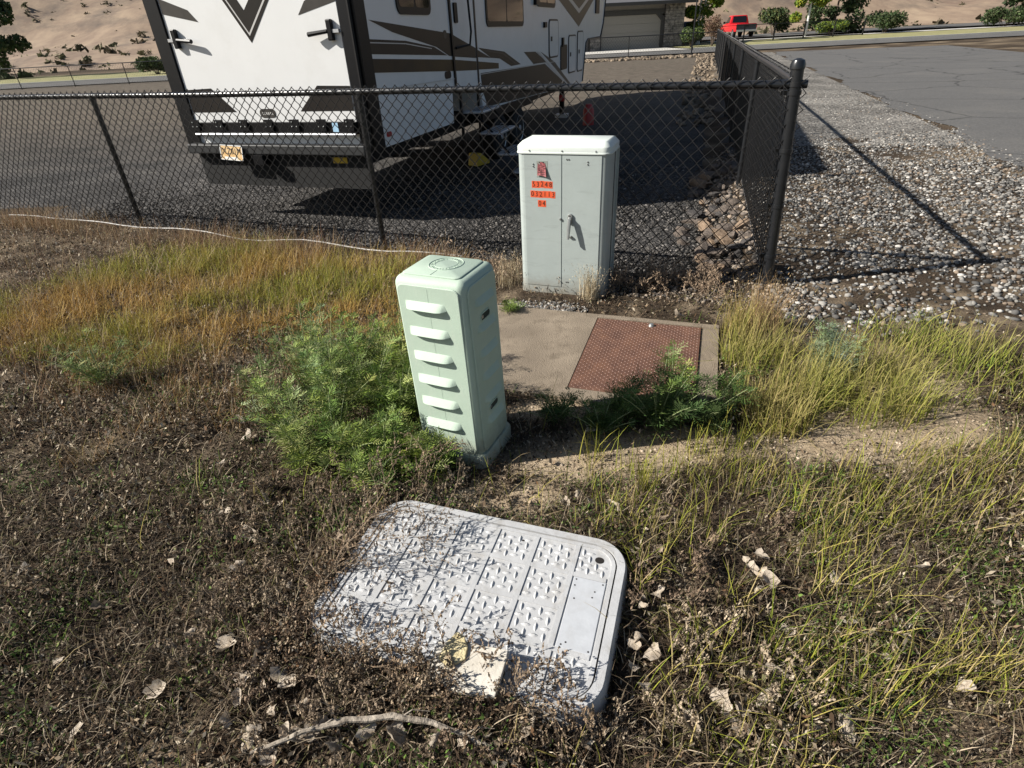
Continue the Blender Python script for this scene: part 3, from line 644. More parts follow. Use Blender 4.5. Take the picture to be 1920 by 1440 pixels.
def build_fence(name, label, start, direction, length, posts, rail_z, base_drop, pitch, rad, corner=None, ties=True, mesh_side=-1, knuck=0.045, grp='black chain-link fences around the gravel lot', z0=0.04, flip=False):
    a = math.atan2(direction[1], direction[0])
    t = thing(name, label, 'fence', (start[0], start[1], 0), a, grp)
    b = MB(); n = max(2, int(length/1.5))
    b.tube([(length*k/n, 0, rail_z+.004*math.sin(k*1.7)) for k in range(n+1)], .0235, 12); obj('top_rail', b, 'black', t, smooth=True)
    for x in posts:
        b = MB(); zb = g1(start[0]+direction[0]*x, start[1]+direction[1]*x)-.15 if x < 30 else -.2
        b.tube([(x, .0, zb), (x, 0, rail_z-.03)], .0245, 10); b.tube([(x, 0, rail_z-.045), (x, 0, rail_z-.018)], .030, 10); b.tube([(x-.03, 0, rail_z), (x+.03, 0, rail_z)], .0255, 10)
        obj('post', b, 'black', t, smooth=True)
    if pitch:
        v_, f_ = link_mesh(length, z0, rail_z+knuck, pitch, rad, y0=.026*mesh_side)
        m_ = obj('wire_mesh', np_mesh('wire_mesh', v_, [f_]), 'black_wire', t); m_['kind'] = 'stuff'
    if ties:
        for k in range(1, int(min(length, 9)/.305)):
            x = k*.305+random.uniform(-.02, .02)
            if any(abs(x-p) < .08 for p in posts): continue
            b = MB(); q = [(x+.004*s_/6, .0235*math.cos(s_*math.pi/5)+.004*mesh_side, rail_z+.0235*math.sin(s_*math.pi/5)) for s_ in range(11)]
            b.tube(q, .0024, 5); b.tube([(x, .03*mesh_side, rail_z+.01), (x+.022, .032*mesh_side, rail_z+.03)], .0022, 4); obj('tie_wire', b, 'black_wire', t)
    return t
f1 = build_fence('chain_link_fence', 'black chain-link fence running behind the grey green cabinet', FC, F1, 9.6, [3.17, 6.22, 9.27], 1.27, 0, .088, .0036, mesh_side=1)
# heavy corner post with bands
b = MB(); b.tube([(-.015, 0, -.3), (.072, 0, 1.365)], .0365, 14); obj('corner_post', b, 'black', f1, smooth=True)
b = MB(); b.loft([[(.073+r_*math.cos(k*math.pi/7), r_*math.sin(k*math.pi/7), z) for k in range(14)] for r_, z in ((.042, 1.35), (.042, 1.375), (.034, 1.395), (.012, 1.405))]); obj('post_cap', b, 'black', f1, smooth=True)
for z, hgt in ((1.27, .025), (1.225, .025), (.90, .022), (.56, .022), (.22, .022)):
    b = MB(); xo = z*.0524; b.tube([(xo, 0, z-hgt/2), (xo, 0, z+hgt/2)], .041, 14); b.box(xo+.03, xo+.075, -.012, .012, z-hgt/2, z+hgt/2); obj('band', b, 'black', f1, smooth=True)
b = MB(); b.loft([[(x0, y0_, z0_) for x0, y0_ in ((xx, .008), (xx+.006, .008), (xx+.006, .026), (xx, .026))] for xx, z0_ in ((.062, .06), (.125, 1.29))]); obj('tension_bar', b, 'black', f1)
b = MB(); b.tube([(.10, 0, 1.27), (.18, 0, 1.27)], .0275, 10); obj('rail_end', b, 'black', f1, smooth=True)
f2s = FC+F2*0.03+F1*0.062
f2 = build_fence('chain_link_fence', 'black chain-link fence running away beside the side road', f2s, F2, 36.6, [3.1+3.05*k for k in range(11)], 1.27, 0, .088, .0036, mesh_side=-1)
b = MB(); b.tube([(.04, 0, 1.27), (.11, 0, 1.27)], .027, 10); re = obj('rail_end', b, 'alu', f2, smooth=True); re['label'] = 'bare silver rail end cup'
FE = FC+F2*36.6
bdir = np.array([-0.999, 0.035]); bdir /= np.linalg.norm(bdir)
f3 = build_fence('chain_link_fence', 'thin black chain-link fence across the far end of the lot', FE, bdir, 45, [0, 5.2, 8.6, 12.0, 15.4, 18.8, 22.2, 25.6, 29, 32.4, 35.8, 39.2, 42.6], 1.15, 0, .16, .004, ties=False, knuck=.01)
# slim tall pole by the far fence
def far_pole():
    t = thing('slim_pole', 'slim tall black pole by the far chain-link fence', 'pole', (12.0, 39.4, 0))
    b = MB(); b.tube([(0, 0, -.2), (.0, 0, 6.2)], [.045, .035], 8); obj('shaft', b, 'black', t, smooth=True)
    b = MB(); b.tube([(0, 0, .28), (0, 0, .42)], .075, 8); obj('collar', b, 'steel_grey', t, smooth=True)
far_pole()
# iron railing by the truck
def railing(label, x0, y0, x1, y1, n, h=1.35):
    d = Vector((x1-x0, y1-y0, 0)); L_ = d.length; t = thing('iron_railing', label, 'railing', (x0, y0, 0.05), math.atan2(d.y, d.x))
    b = MB(); b.box(0, L_, -.02, .02, h-.1, h-.05); obj('top_rail', b, 'black', t)
    b = MB(); b.box(0, L_, -.02, .02, .12, .17); obj('bottom_rail', b, 'black', t)
    for k in range(n+1):
        b = MB(); b.box(L_*k/n-.045, L_*k/n+.045, -.045, .045, 0, h); obj('post', b, 'black', t)
railing('black railing along the paving behind the red pickup', 13.5, 56.0, 32.5, 57.4, 7)

# white cable at the foot of the fence
def line_pts(pix): return pix
cp = []
for k in range(26):
    tt = 2.35+k*(5.9/25)
    x, y = FC+F1*tt - N1*(.10+.03*math.sin(k*.8))
    cp.append((x, y, g1(x, y)+.045+.015*math.sin(k*1.1)))
b = MB(); b.tube(cp, .0060, 7); tag(obj('cable', b, 'cable', smooth=True), 'long white cable lying along the foot of the fence', 'cable')

# ------------------------------------------------------------------ travel trailer
def build_trailer():
    ph = R(20); RR = Vector((-1.31, 6.48, 0)); W = 2.55
    # local frame: x = outwards to the right side (0 at right wall, -W at left wall), y = forwards, z up
    t = thing('fifth_wheel_trailer', 'white fifth wheel trailer with dark brown swoosh graphics behind the fence', 'trailer', RR, -ph)
    prof = [(0.0, .60), (2.06, .60), (2.10, .98), (3.12, .98), (3.2, .62), (5.0, .60), (9.95, .47), (10.25, .50), (10.55, 1.32), (10.75, 1.38), (12.35, 1.40), (12.75, 1.75), (13.1, 2.6), (13.05, 3.35), (12.6, 3.72), (0.05, 3.76), (0.0, 3.70)]
    b = MB(); n = len(prof)
    b.add([(0, y, z) for y, z in prof]+[(-W, y, z) for y, z in prof], [tuple(range(n)), tuple(range(n, 2*n))[::-1]]+[(i, (i+1) % n, n+(i+1) % n, n+i) for i in range(n)])
    body = obj('body', b, 'rvwhite', t)
    side = Matrix(((0, 0, 1, 0), (1, 0, 0, 0), (0, 1, 0, 0), (0, 0, 0, 1)))     # (s, z, out) -> local
    rear = Matrix(((1, 0, 0, -W/2), (0, 0, -1, 0), (0, 1, 0, 0), (0, 0, 0, 1)))  # (r, z, out) -> local
    def plate(nm, poly, m, T, par=body, h0=.0005, h1=.004):
        q = MB(); q.prism(poly, h0, h1, T); return obj(nm, q, m, par)
    # side graphics
    plate('graphic_stripe', [(.21, 1.78), (.67, 1.67), (1.74, 1.5), (2.1, 1.39), (3.65, 1.3), (2.38, 1.59), (2.17, 1.64)], 'decal', side)
    plate('graphic_stripe', [(.08, 1.62), (.94, 1.585), (1.66, 1.505), (2.03, 1.40), (.08, 1.49)], 'decal', side)
    plate('graphic_line', [(.08, 1.595), (.93, 1.562), (1.6, 1.492), (1.58, 1.485), (.93, 1.552), (.08, 1.585)], 'silver', side, h0=.0045, h1=.006)
    plate('graphic_stripe', [(.08, 1.45), (2.19, 1.345), (3.98, 1.215), (3.98, 1.14), (2.16, 1.215), (.08, 1.325)], 'decal_grad', side)
    plate('graphic_stripe', [(3.14, 1.45), (4.28, 1.36), (5.13, 1.14), (4.6, 1.14), (4.05, 1.275), (3.66, 1.3)], 'decal', side)
    plate('graphic_line', [(3.25, 1.425), (4.22, 1.345), (4.95, 1.15), (4.85, 1.15), (4.18, 1.33), (3.32, 1.405)], 'decal_grey', side, h0=.0045, h1=.006)
    plate('lower_panel', [(3.18, 1.125), (6.66, 1.075), (8.35, .60), (8.3, .525), (5.0, .61), (3.4, .66), (3.2, .9)], 'decal', side)
    plate('graphic_stripe', [(5.34, 1.315), (6.05, 1.295), (6.84, 1.085), (5.92, 1.10)], 'decal', side)
    plate('graphic_line', [(6.15, 1.29), (6.3, 1.285), (8.75, .52), (8.55, .525)], 'silver', side, h0=.0045, h1=.006)
    plate('graphic_stripe', [(6.42, 1.28), (7.0, 1.16), (7.48, 1.055), (8.98, .52), (8.80, .52), (7.1, 1.07)], 'decal_grey', side)
    plate('trim_seam', [(.15, 1.165), (2.16, 1.128), (8.0, 1.06), (8.0, 1.052), (2.16, 1.118), (.15, 1.155)], 'silver', side, h0=.006, h1=.010)
    ch = [(7.55, 2.2), (9.72, 1.67), (11.35, 2.2), (11.2, 2.9), (9.7, 2.35), (7.7, 2.95)]
    plate('chevron', [(7.6, 2.2), (9.70, 1.67), (11.35, 2.23), (11.35, 2.75), (9.70, 2.25), (7.6, 2.75)], 'decal_grey', side)
    plate('chevron_line', [(8.5, 2.2), (9.70, 1.93), (10.75, 2.22), (10.75, 2.30), (9.70, 2.02), (8.5, 2.28)], 'silver', side, h0=.0045, h1=.006)
    def window(s0, s1, z0, z1, T=side, split=True):
        q = MB(); q.prism([(x+(s0+s1)/2, y+(z0+z1)/2) for x, y in rrect((s1-s0)/2, (z1-z0)/2, .09, 4)], .0005, .016, T); f_ = obj('window', q, 'rvblack', body)
        mid = (s0+s1)/2; w_ = (s1-s0)/2
        for a0, a1 in ((s0+.05, mid-.02), (mid+.02, s1-.05)):
            q = MB(); q.prism([(x+(a0+a1)/2, y+(z0+z1)/2+.01) for x, y in rrect((a1-a0)/2, (z1-z0)/2-.06, .04, 3)], .016, .018, T); obj('pane', q, 'glass', f_)
    window(.82, 1.66, 1.83, 2.5); window(3.52, 5.34, 1.70, 2.55); window(6.2, 7.5, 2.0, 2.6)
    # entry door
    q = MB(); q.box(2.24, 3.02, .98, 2.98, .0005, .012, side); dr = obj('entry_door', q, 'rvwhite', body)
    plate('graphic_stripe', [(2.25, 1.62), (2.40, 1.585), (3.01, 1.45), (3.01, 1.325), (2.25, 1.375)], 'decal', side, dr, .0125, .014)
    plate('graphic_stripe', [(2.25, 1.34), (3.01, 1.285), (3.01, 1.175), (2.25, 1.21)], 'decal_grad', side, dr, .0125, .014)
    for s_ in (2.19, 3.02):
        q = MB(); q.box(s_, s_+.05, .96, 3.0, .0005, .02, side); obj('door_frame', q, 'rvblack', dr)
    q = MB(); q.prism([(x+2.36, y+1.86) for x, y in rrect(.05, .11, .02)], .012, .035, side); obj('door_handle', q, 'rvblack', dr)
    q = MB(); q.tube([tuple(side @ Vector(p)) for p in ((2.58, 2.3, .01), (2.60, 2.25, .10), (2.62, 1.65, .12), (2.60, 1.5, .10), (2.30, 1.47, .02))], .014, 8); obj('grab_handle', q, 'rvblack', dr, smooth=True)
    q = MB(); q.prism([(x+2.02, y+1.63) for x, y in rrect(.05, .045, .04)], .0005, .006, side); obj('round_badge', q, 'decal_grey', body)
    q = MB(); q.prism([(x+2.0, y+1.18) for x, y in rrect(.10, .042, .04)], .0005, .006, side); obj('oval_badge', q, 'rvblack', body)
    q = MB(); q.prism([(x+.28, y+.72) for x, y in rrect(.05, .025, .02)], .0005, .012, side); obj('side_marker', q, 'red', body)
    # baggage doors and vent
    for s0, s1, z0, z1 in ((7.0, 7.76, 1.14, 1.81), (8.66, 9.42, .76, 1.52), (9.55, 10.2, .74, 1.59)):
        q = MB(); q.prism([(x+(s0+s1)/2, y+(z0+z1)/2) for x, y in rrect((s1-s0)/2, (z1-z0)/2, .1, 4)], .0005, .010, side); f_ = obj('baggage_door', q, 'rvblack', body)
        q = MB(); q.prism([(x+(s0+s1)/2, y+(z0+z1)/2) for x, y in rrect((s1-s0)/2-.05, (z1-z0)/2-.03, .07, 4)], .010, .016, side); obj('door_skin', q, 'rvwhite', f_)
        q = MB(); q.box(s0+.12, s0+.22, (z0+z1)/2-.04, (z0+z1)/2+.04, .016, .024, side); obj('latch', q, 'rvblack', f_)
    q = MB(); q.prism([(x+8.23, y+1.11) for x, y in rrect(.28, .235, .06)], .0005, .02, side); obj('heater_vent', q, 'rvblack', body)
    for z in (1.72, 1.44, 1.36): 
        q = MB(); q.box(6.62 if z > 1.6 else 8.05, 6.78 if z > 1.6 else 8.16, z-.05, z+.04, .0005, .04, side); obj('side_light', q, 'rvblack', body)
    q = MB(); q.box(6.0, 6.2, 2.02, 2.6, .0005, .06, side); obj('speaker_box', q, 'rvblack', body)
    q = MB(); q.box(11.6, 12.05, 1.95, 2.6, .0005, .03, side); obj('front_light', q, 'rvblack', body)
    q = MB(); q.tube([(.004, 12.45, 1.42), (.004, 12.8, 1.78), (.004, 13.13, 2.6)], .02, 6); q.tube([(.004, 10.2, .50), (.004, 10.52, 1.33), (.004, 10.75, 1.40), (.004, 12.4, 1.42)], .018, 6); obj('edge_trim', q, 'rvblack', body)
    # wheels
    for s_ in (4.05, 5.05):
        for xo in (-.02, -W+.28):
            q = MB(); q.loft([[(xo+dx, s_+r_*math.cos(k*math.pi/12), .13+r_*math.sin(k*math.pi/12)) for k in range(24)] for dx, r_ in ((-.26, .30), (-.24, .37), (-.04, .37), (-.0, .32), (-.005, .22))]); wh = obj('wheel', q, 'rubber', t, smooth=True)
            q = MB(); q.loft([[(xo+dx, s_+r_*math.cos(k*math.pi/10), .13+r_*math.sin(k*math.pi/10)) for k in range(20)] for dx, r_ in ((-.05, .21), (.0, .21), (-.03, .16), (-.02, .05), (.01, .04))]); obj('rim', q, 'alu', wh, smooth=True)
    q = MB(); q.box(-W+.02, -.3, .15, 9.9, .40, .60); obj('underbelly', q, 'rvblack', t)
    q = MB(); q.box(-W+.02, -.02, 3.2, 5.9, .45, .60); obj('axle_frame', q, 'rvblack', t)
    # landing legs
    for s_, x_ in ((6.0, -.35), (9.1, -.25), (9.1, -W+.3)):
        q = MB(); q.box(x_-.05, x_+.05, s_-.05, s_+.05, -.12, .60); lg = obj('landing_leg', q, 'rvblack', t)
        q = MB(); q.box(x_-.14, x_+.14, s_-.14, s_+.14, -.20, -.12); obj('foot', q, 'alu' if s_ > 8 else 'rvblack', lg)
        if s_ > 8:
            q = MB(); q.box(x_-.06, x_+.06, s_-.055, s_+.055, .16, .30); obj('collar', q, 'red', lg)
    # fold-out steps
    st = obj('entry_steps', MB().box(.0, .03, 2.30, 2.34, .05, .98).box(.0, .03, 2.96, 3.0, .05, .98), 'rvblack', t)
    for k, (xo, z) in enumerate(((.10, .68), (.34, .41), (.58, .14), (.80, -.10))):
        q = MB(); q.prism([(x+xo+.08, y+2.66) for x, y in rrect(.16, .36, .05)], z, z+.03); tr = obj('step_tread', q, 'alu', st, bevel=.008)
        for dx in (-.06, .0, .06):
            q = MB(); q.box(xo+.08+dx-.008, xo+.08+dx+.008, 2.36, 2.96, z+.0302, z+.0335); obj('grip_strip', q, 'rvblack', tr)
        if k:
            for yy in (2.33, 2.99):
                q = MB(); q.tube([(xo-.12, yy, z+.27), (xo+.14, yy, z+.0)], .014, 5); obj('step_link', q, 'rvblack', st)
    # rear wall
    plate('corner_trim', [(1.10, .60), (1.277, .60), (1.277, 3.7), (1.10, 3.7)], 'rvblack', rear, body, .0005, .03)
    plate('corner_trim', [(-1.277, .60), (-1.10, .60), (-1.10, 3.7), (-1.277, 3.7)], 'rvblack', rear, body, .0005, .03)
    q = MB(); q.box(.0005, .012, -.03, .16, .60, 3.7); obj('corner_trim', q, 'rvblack', body)
    q = MB(); q.tube([(-.04, -.045, .6), (-.04, -.045, 3.6)], .02, 6); obj('door_cable', q, 'rvblack', body)
    q = MB(); q.prism([(-1.08, .885), (1.08, .885), (1.08, 3.5), (-1.08, 3.5)], .0005, .012, rear); ramp = obj('ramp_door', q, 'rvwhite', body)
    def rp(nm, poly, m, h0=.0125, h1=.015): return plate(nm, poly, m, rear, ramp, h0, h1)
    rp('graphic_stripe', [(.41, .99), (.68, 1.23), (1.075, 1.22), (1.075, .99)], 'decal'); rp('graphic_stripe', [(-.45, .99), (-.72, 1.23), (-1.075, 1.22), (-1.075, .99)], 'decal')
    rp('chevron', [(-.36, 2.2), (-.01, 1.64), (.40, 2.08), (.40, 2.32), (-.01, 1.92), (-.36, 2.5)], 'decal'); rp('chevron_line', [(-.27, 2.12), (-.01, 1.70), (.34, 2.06), (.34, 2.085), (-.01, 1.725), (-.27, 2.145)], 'silver', .0152, .0165)
    rp('graphic_stripe', [(.63, 1.85), (1.075, 1.94), (1.075, 2.08), (.73, 1.96)], 'decal_grey'); rp('graphic_stripe', [(-.63, 1.85), (-1.075, 1.94), (-1.075, 2.08), (-.73, 1.96)], 'decal_grey')
    q = MB(); q.prism([(x-.03, y+.973) for x, y in rrect(.105, .045, .043)], .012, .016, rear); bd = obj('oval_badge', q, 'decal_grey', ramp)
    q = MB(); [q.box(-.10+k*.026, -.10+k*.026+.014, .958, .984, .016, .017, rear) for k in range(6)]; obj('worn_lettering', q, 'silver', bd)
    for r_ in (.98, -.98):
        sgn = 1 if r_ > 0 else -1
        q = MB(); q.box(r_-.03, r_+.03, 1.62, 1.80, .012, .06, rear); lt = obj('latch', q, 'rvblack', ramp, bevel=.01)
        q = MB(); q.box(min(r_, r_+.1*sgn), max(r_, r_+.1*sgn), 1.685, 1.715, .02, .05, rear); obj('latch_bar', q, 'alu', lt)
        q = MB(); q.tube([tuple(rear @ Vector(p)) for p in ((r_-.03*sgn, 1.70, .05), (r_-.24*sgn, 1.68, .075))], [.018, .022], 8); obj('lever', q, 'rvblack', lt, smooth=True)
    plate('sill_beam', [(-1.09, .765), (1.09, .765), (1.09, .882), (-1.09, .882)], 'rvblack', rear, body, .0005, .05)
    for k in range(7):
        r_ = -1.05+k*.345
        q = MB(); q.box(r_-.055, r_+.055, .80, .915, .05, .075, rear); hg = obj('hinge', q, 'rvblack', body)
        for dx, dz in ((-.025, .89), (.03, .845), (-.03, .845)):
            bb = MB(); bb.dome((r_+dx, dz, .075), .009, .008, 6, rear); obj('bolt', bb, 'bolt', hg)
    q = MB(); q.tube([tuple(rear @ Vector(p)) for p in ((-1.08, .765, .065), (1.08, .765, .065))], .013, 8); obj('hinge_rod', q, 'alu', body, smooth=True)
    q = MB(); q.box(-1.2, 1.2, .565, .665, .02, .14, rear); bp_ = obj('bumper', q, 'steel_grey', t, bevel=.01)
    q = MB(); q.box(-1.15, 1.15, .20, .565, .03, .045, rear); obj('mud_flap', q, 'rubber', t)
    q = MB(); q.box(-.25, -.12, .46, .56, .0, .18, rear); obj('hitch_receiver', q, 'rvblack', t)
    q = MB(); q.box(.72, .90, .47, .53, .045, .05, rear); obj('reflector', q, 'yellow', t)
    q = MB(); q.box(.80, .87, .79, .88, .05, .054, rear); q = obj('sticker', q, 'blue', body)
    T = rear @ Matrix.Translation((-.54, .585, .17)) @ Matrix.Rotation(R(-3), 4, 'Z') @ Matrix.Rotation(R(-8), 4, 'X')
    q = MB(); q.prism(rrect(.1525, .076, .012), 0, .003, T); lp = obj('licence_plate', q, 'plateorange', t)
    q = MB(); q.box(-.10, .075, -.069, -.045, .003, .0035, T); obj('plate_tab', q, 'white', lp)
    q = MB(); q.loft([[(x, y, z) for x, y in rrect(*a)] for a, z in (((.156, .080, .014), 0), ((.156, .080, .014), .006), ((.148, .072, .011), .006), ((.148, .072, .011), 0))], T=T, cap0=False, cap1=False); obj('plate_frame', q, 'white', lp)
    me = text_mesh('01Z01M', .085); me.transform(T @ Matrix.Translation((0, .012, .0036)) @ Matrix.Diagonal((.95, 1.1, 1, 1))); obj('plate_number', me, 'ink', lp)
build_trailer()
def chock(x, y, rz, label):
    b = MB(); b.prism([(-.16, 0), (.16, 0), (.16, .04), (-.05, .19), (-.12, .19)], -.10, .10, Matrix(((1, 0, 0, 0), (0, 0, 1, 0), (0, 1, 0, 0), (0, 0, 0, 1))))
    o = obj('wheel_chock', b, 'yellow', bevel=.01); o.location = (x, y, -.19); o.rotation_euler = (0, 0, rz); tag(o, label, 'wheel chock')
chock(-.35, 9.7, .9, 'yellow plastic wheel chock on the dark gravel under the trailer')
b = MB(); b.loft([[(x, y, z) for x, y in rrect(.12*k, .12*k, .1*k)] for k, z in ((1, 0), (.98, .3), (.5, .42))]); o = obj('gas_can', b, 'red', smooth=True); o.location = (2.0, 13.6, -.2); tag(o, 'dull red can standing in shade beside the trailer', 'can')

# ------------------------------------------------------------------ house with garage
def build_house():
    t = thing('house', 'taupe house with a wide garage door and stone pillars', 'house', (8.6, 52.5, 0.1), R(6))
    b = MB(); b.box(-7, 6.6, .4, 9, -.3, 3.3); obj('wall', b, 'stucco', t)
    for x0, x1 in ((-.95, -.10), (5.15, 6.75)):
        p = MB(); p.box(x0, x1, -.02, 1.0, -.3, 3.05); pc = obj('stone_pillar', p, 'trim', t)
        z = -.2; r_ = random.Random(int(x0*100)+5)
        while z < 3.0:
            h = r_.uniform(.12, .26); x = x0
            while x < x1-.04:
                wd = min(r_.uniform(.2, .55), x1-x)
                if x1-(x+wd) < .12: wd = x1-x
                q = MB(); dpt = r_.uniform(.03, .09); q.box(x+.012, x+wd-.012, -.02-dpt, .0, z+.012, min(z+h, 3.04)-.008); obj('stone', q, 'stone', pc)
                x += wd
            z += h
    door = MB(); door.box(.0, 4.95, .25, .32, -.05, 2.32); dg = obj('garage_door', door, 'garage', t)
    for k in range(4):
        q = MB(); q.box(.03, 4.92, .225, .25, -.03+k*.59, .53+k*.59); obj('door_panel', q, 'garage', dg)
    q = MB(); q.box(-.10, .02, .1, .39, -.1, 2.2); q.box(4.93, 5.15, .1, .39, -.1, 2.2); q.box(-.10, 5.15, .1, .39, 2.32, 2.62); q.prism([(4.45, 2.32), (4.95, 2.32), (4.95, 1.85)], .1, .22, Matrix(((1, 0, 0, 0), (0, 0, 1, 0), (0, 1, 0, 0), (0, 0, 0, 1)))); obj('door_trim', q, 'trim', t)
    q = MB(); q.box(-.10, 5.15, .2, .38, 2.62, 3.05); obj('header', q, 'stucco', t)
    rf = MB(); rf.add([(-8, -.9, 2.98), (7.4, -.9, 2.98), (7.4, 4.6, 5.4), (-8, 4.6, 5.4), (-8, 10, 2.98), (7.4, 10, 2.98), (-8, -.9, 3.12), (7.4, -.9, 3.12), (7.4, 4.6, 5.54), (-8, 4.6, 5.54), (-8, 10, 3.12), (7.4, 10, 3.12)],
        [(0, 1, 2, 3), (3, 2, 5, 4), (6, 9, 8, 7), (9, 10, 11, 8), (0, 6, 7, 1), (1, 7, 8, 2), (2, 8, 11, 5), (5, 11, 10, 4), (4, 10, 9, 3), (3, 9, 6, 0)])
    ro = obj('roof', rf, 'shingle', t)
    q = MB(); q.box(-8, 7.4, -.96, -.902, 2.93, 3.13); obj('fascia', q, 'trim', ro)
    for k in range(9):
        yy = -.9+k*.6; zz = 3.12+(k*.6)*2.42/5.5
        q = MB(); q.box(-8, 7.4, yy, yy+.04, zz, zz+.035); obj('shingle_course', q, 'shingle', ro)
    q = MB(); q.box(-7, 3.6, 1.9, 8.5, 3.6, 6.2); obj('upper_wall', q, 'stucco', t)
    rf = MB(); rf.add([(-7.5, 1.4, 6.15), (4.1, 1.4, 6.15), (4.1, 5.2, 7.8), (-7.5, 5.2, 7.8), (-7.5, 9, 6.15), (4.1, 9, 6.15)], [(0, 1, 2, 3), (3, 2, 5, 4), (1, 5, 2), (0, 3, 4), (0, 4, 5, 1)]); obj('upper_roof', rf, 'shingle', t)
build_house()
def simple_house(x, y, rz, label, wm, w_=12, d_=8, h_=3.0):
    t = thing('house', label, 'house', (x, y, 0.1), rz)
    b = MB(); b.box(-w_/2, w_/2, 0, d_, -.4, h_); obj('wall', b, wm, t)
    rf = MB(); a, e = w_/2+.5, .6; rf.add([(-a, -e, h_-.1), (a, -e, h_-.1), (a, d_/2, h_+2.1), (-a, d_/2, h_+2.1), (-a, d_+e, h_-.1), (a, d_+e, h_-.1)], [(0, 1, 2, 3), (3, 2, 5, 4), (1, 5, 2), (0, 3, 4), (0, 4, 5, 1)]); obj('roof', rf, 'shingle', t)
    for k, xx in enumerate((-w_*.36, -w_*.1, w_*.34)):
        q = MB(); q.box(xx-.75, xx+.75, -.06, -.002, .9, 2.2); f_ = obj('window', q, 'white', t)
        q = MB(); q.box(xx-.67, xx-.03, -.075, -.061, .98, 2.12); q.box(xx+.03, xx+.67, -.075, -.061, .98, 2.12); obj('pane', q, 'glass', f_)
    q = MB(); q.box(w_*.08-.5, w_*.08+.5, -.06, -.002, -.1, 2.1); dd = obj('door', q, 'trim', t)
    q = MB(); q.dome((0, 0, 0), .05, .05, 6, Matrix.Translation((w_*.08+.38, -.06, 1.0)) @ Matrix.Rotation(R(90), 4, 'X')); obj('handle', q, 'alu', dd)

# ------------------------------------------------------------------ vehicles far off
def build_pickup():
    t = thing('pickup_truck', 'bright red pickup truck parked on the pale far drive', 'pickup truck', (24.7, 66.5, 0.28), R(176))
    # local: +y = tail towards viewer, front at -y ; x across
    W = .98
    def shell(nm, prof, w_, m, par, bev=.05, taper=0.0, zt=1.0):
        n = len(prof); q = MB()
        f = lambda z: w_-(taper*max(0, z-zt))
        q.add([(f(z), y, z) for y, z in prof]+[(-f(z), y, z) for y, z in prof], [tuple(range(n)), tuple(range(n, 2*n))[::-1]]+[(i, (i+1) % n, n+(i+1) % n, n+i) for i in range(n)])
        return obj(nm, q, m, par, bevel=bev, smooth=True)
    body = shell('body', [(-2.85, .5), (2.75, .5), (2.78, 1.12), (.35, 1.12), (.3, 1.18), (-1.35, 1.16), (-2.7, 1.02), (-2.9, .8)], W, 'carred', t)
    cabn = shell('cab', [(.32, 1.15), (.12, 1.86), (-.75, 1.88), (-1.35, 1.16)], W-.03, 'carred', t, .06, .28, 1.16)
    q = MB(); q.box(-W+.1, W-.1, .42, 2.68, 1.1205, 1.14); obj('bed_cover', q, 'rvblack', body)
    q = MB(); q.add([(-.70, .22, 1.26), (.70, .22, 1.26), (.62, .145, 1.80), (-.62, .145, 1.80)], [(0, 1, 2, 3)]); q.add([(-.70, .30, 1.26), (.70, .30, 1.26), (.62, .19, 1.80), (-.62, .19, 1.80)], [(0, 1, 2, 3)]); obj('rear_window', q, 'glass', cabn)
    for sx in (1, -1):
        q = MB()
        for y0, y1, y2, y3 in ((-.33, .12, .02, -.33), (-1.12, -.40, -.40, -.72)):
            xb, xt = sx*(W-.012), sx*(W-.188)
            q.add([(xb, y0, 1.24), (xb, y1, 1.24), (xt, y2, 1.78), (xt, y3, 1.78)], [(0, 1, 2, 3)])
        obj('side_window', q, 'glass', cabn)
        q = MB(); q.box(min(sx*W, sx*(W+.2)), max(sx*W, sx*(W+.2)), -1.2, -1.1, 1.2, 1.38); obj('mirror', q, 'rvblack', cabn)
        q = MB(); q.box(min(sx*(W-.04), sx*(W+.006)), max(sx*(W-.04), sx*(W+.006)), 2.72, 2.815, .78, 1.06); obj('tail_light', q, 'red', body)
        for yy in (-1.85, 1.75):
            q = MB(); xo = sx*(W-.12); q.loft([[(xo+sx*dx, yy+r_*math.cos(k*math.pi/10), .39+r_*math.sin(k*math.pi/10)) for k in range(20)] for dx, r_ in ((-.14, .36), (-.1, .40), (.1, .40), (.135, .34), (.12, .25))]); wh = obj('wheel', q, 'rubber', t, smooth=True)
            q = MB(); q.loft([[(xo+sx*dx, yy+r_*math.cos(k*math.pi/8), .39+r_*math.sin(k*math.pi/8)) for k in range(16)] for dx, r_ in ((.10, .25), (.14, .24), (.11, .18), (.145, .05))]); obj('rim', q, 'chrome', wh, smooth=True)
    q = MB(); q.box(-W+.05, W-.05, 2.79, 2.96, .48, .66); obj('rear_bumper', q, 'chrome', t, bevel=.03)
    q = MB(); q.box(-.93, .93, 2.775, 2.81, .62, 1.10); tg = obj('tailgate', q, 'cardark', body)  # dark tailgate widened over the tail; the tail's shade is put into its colour
    q = MB(); q.box(-.2, .2, 2.811, 2.825, .92, .98); obj('handle', q, 'rvblack', tg)
build_pickup()
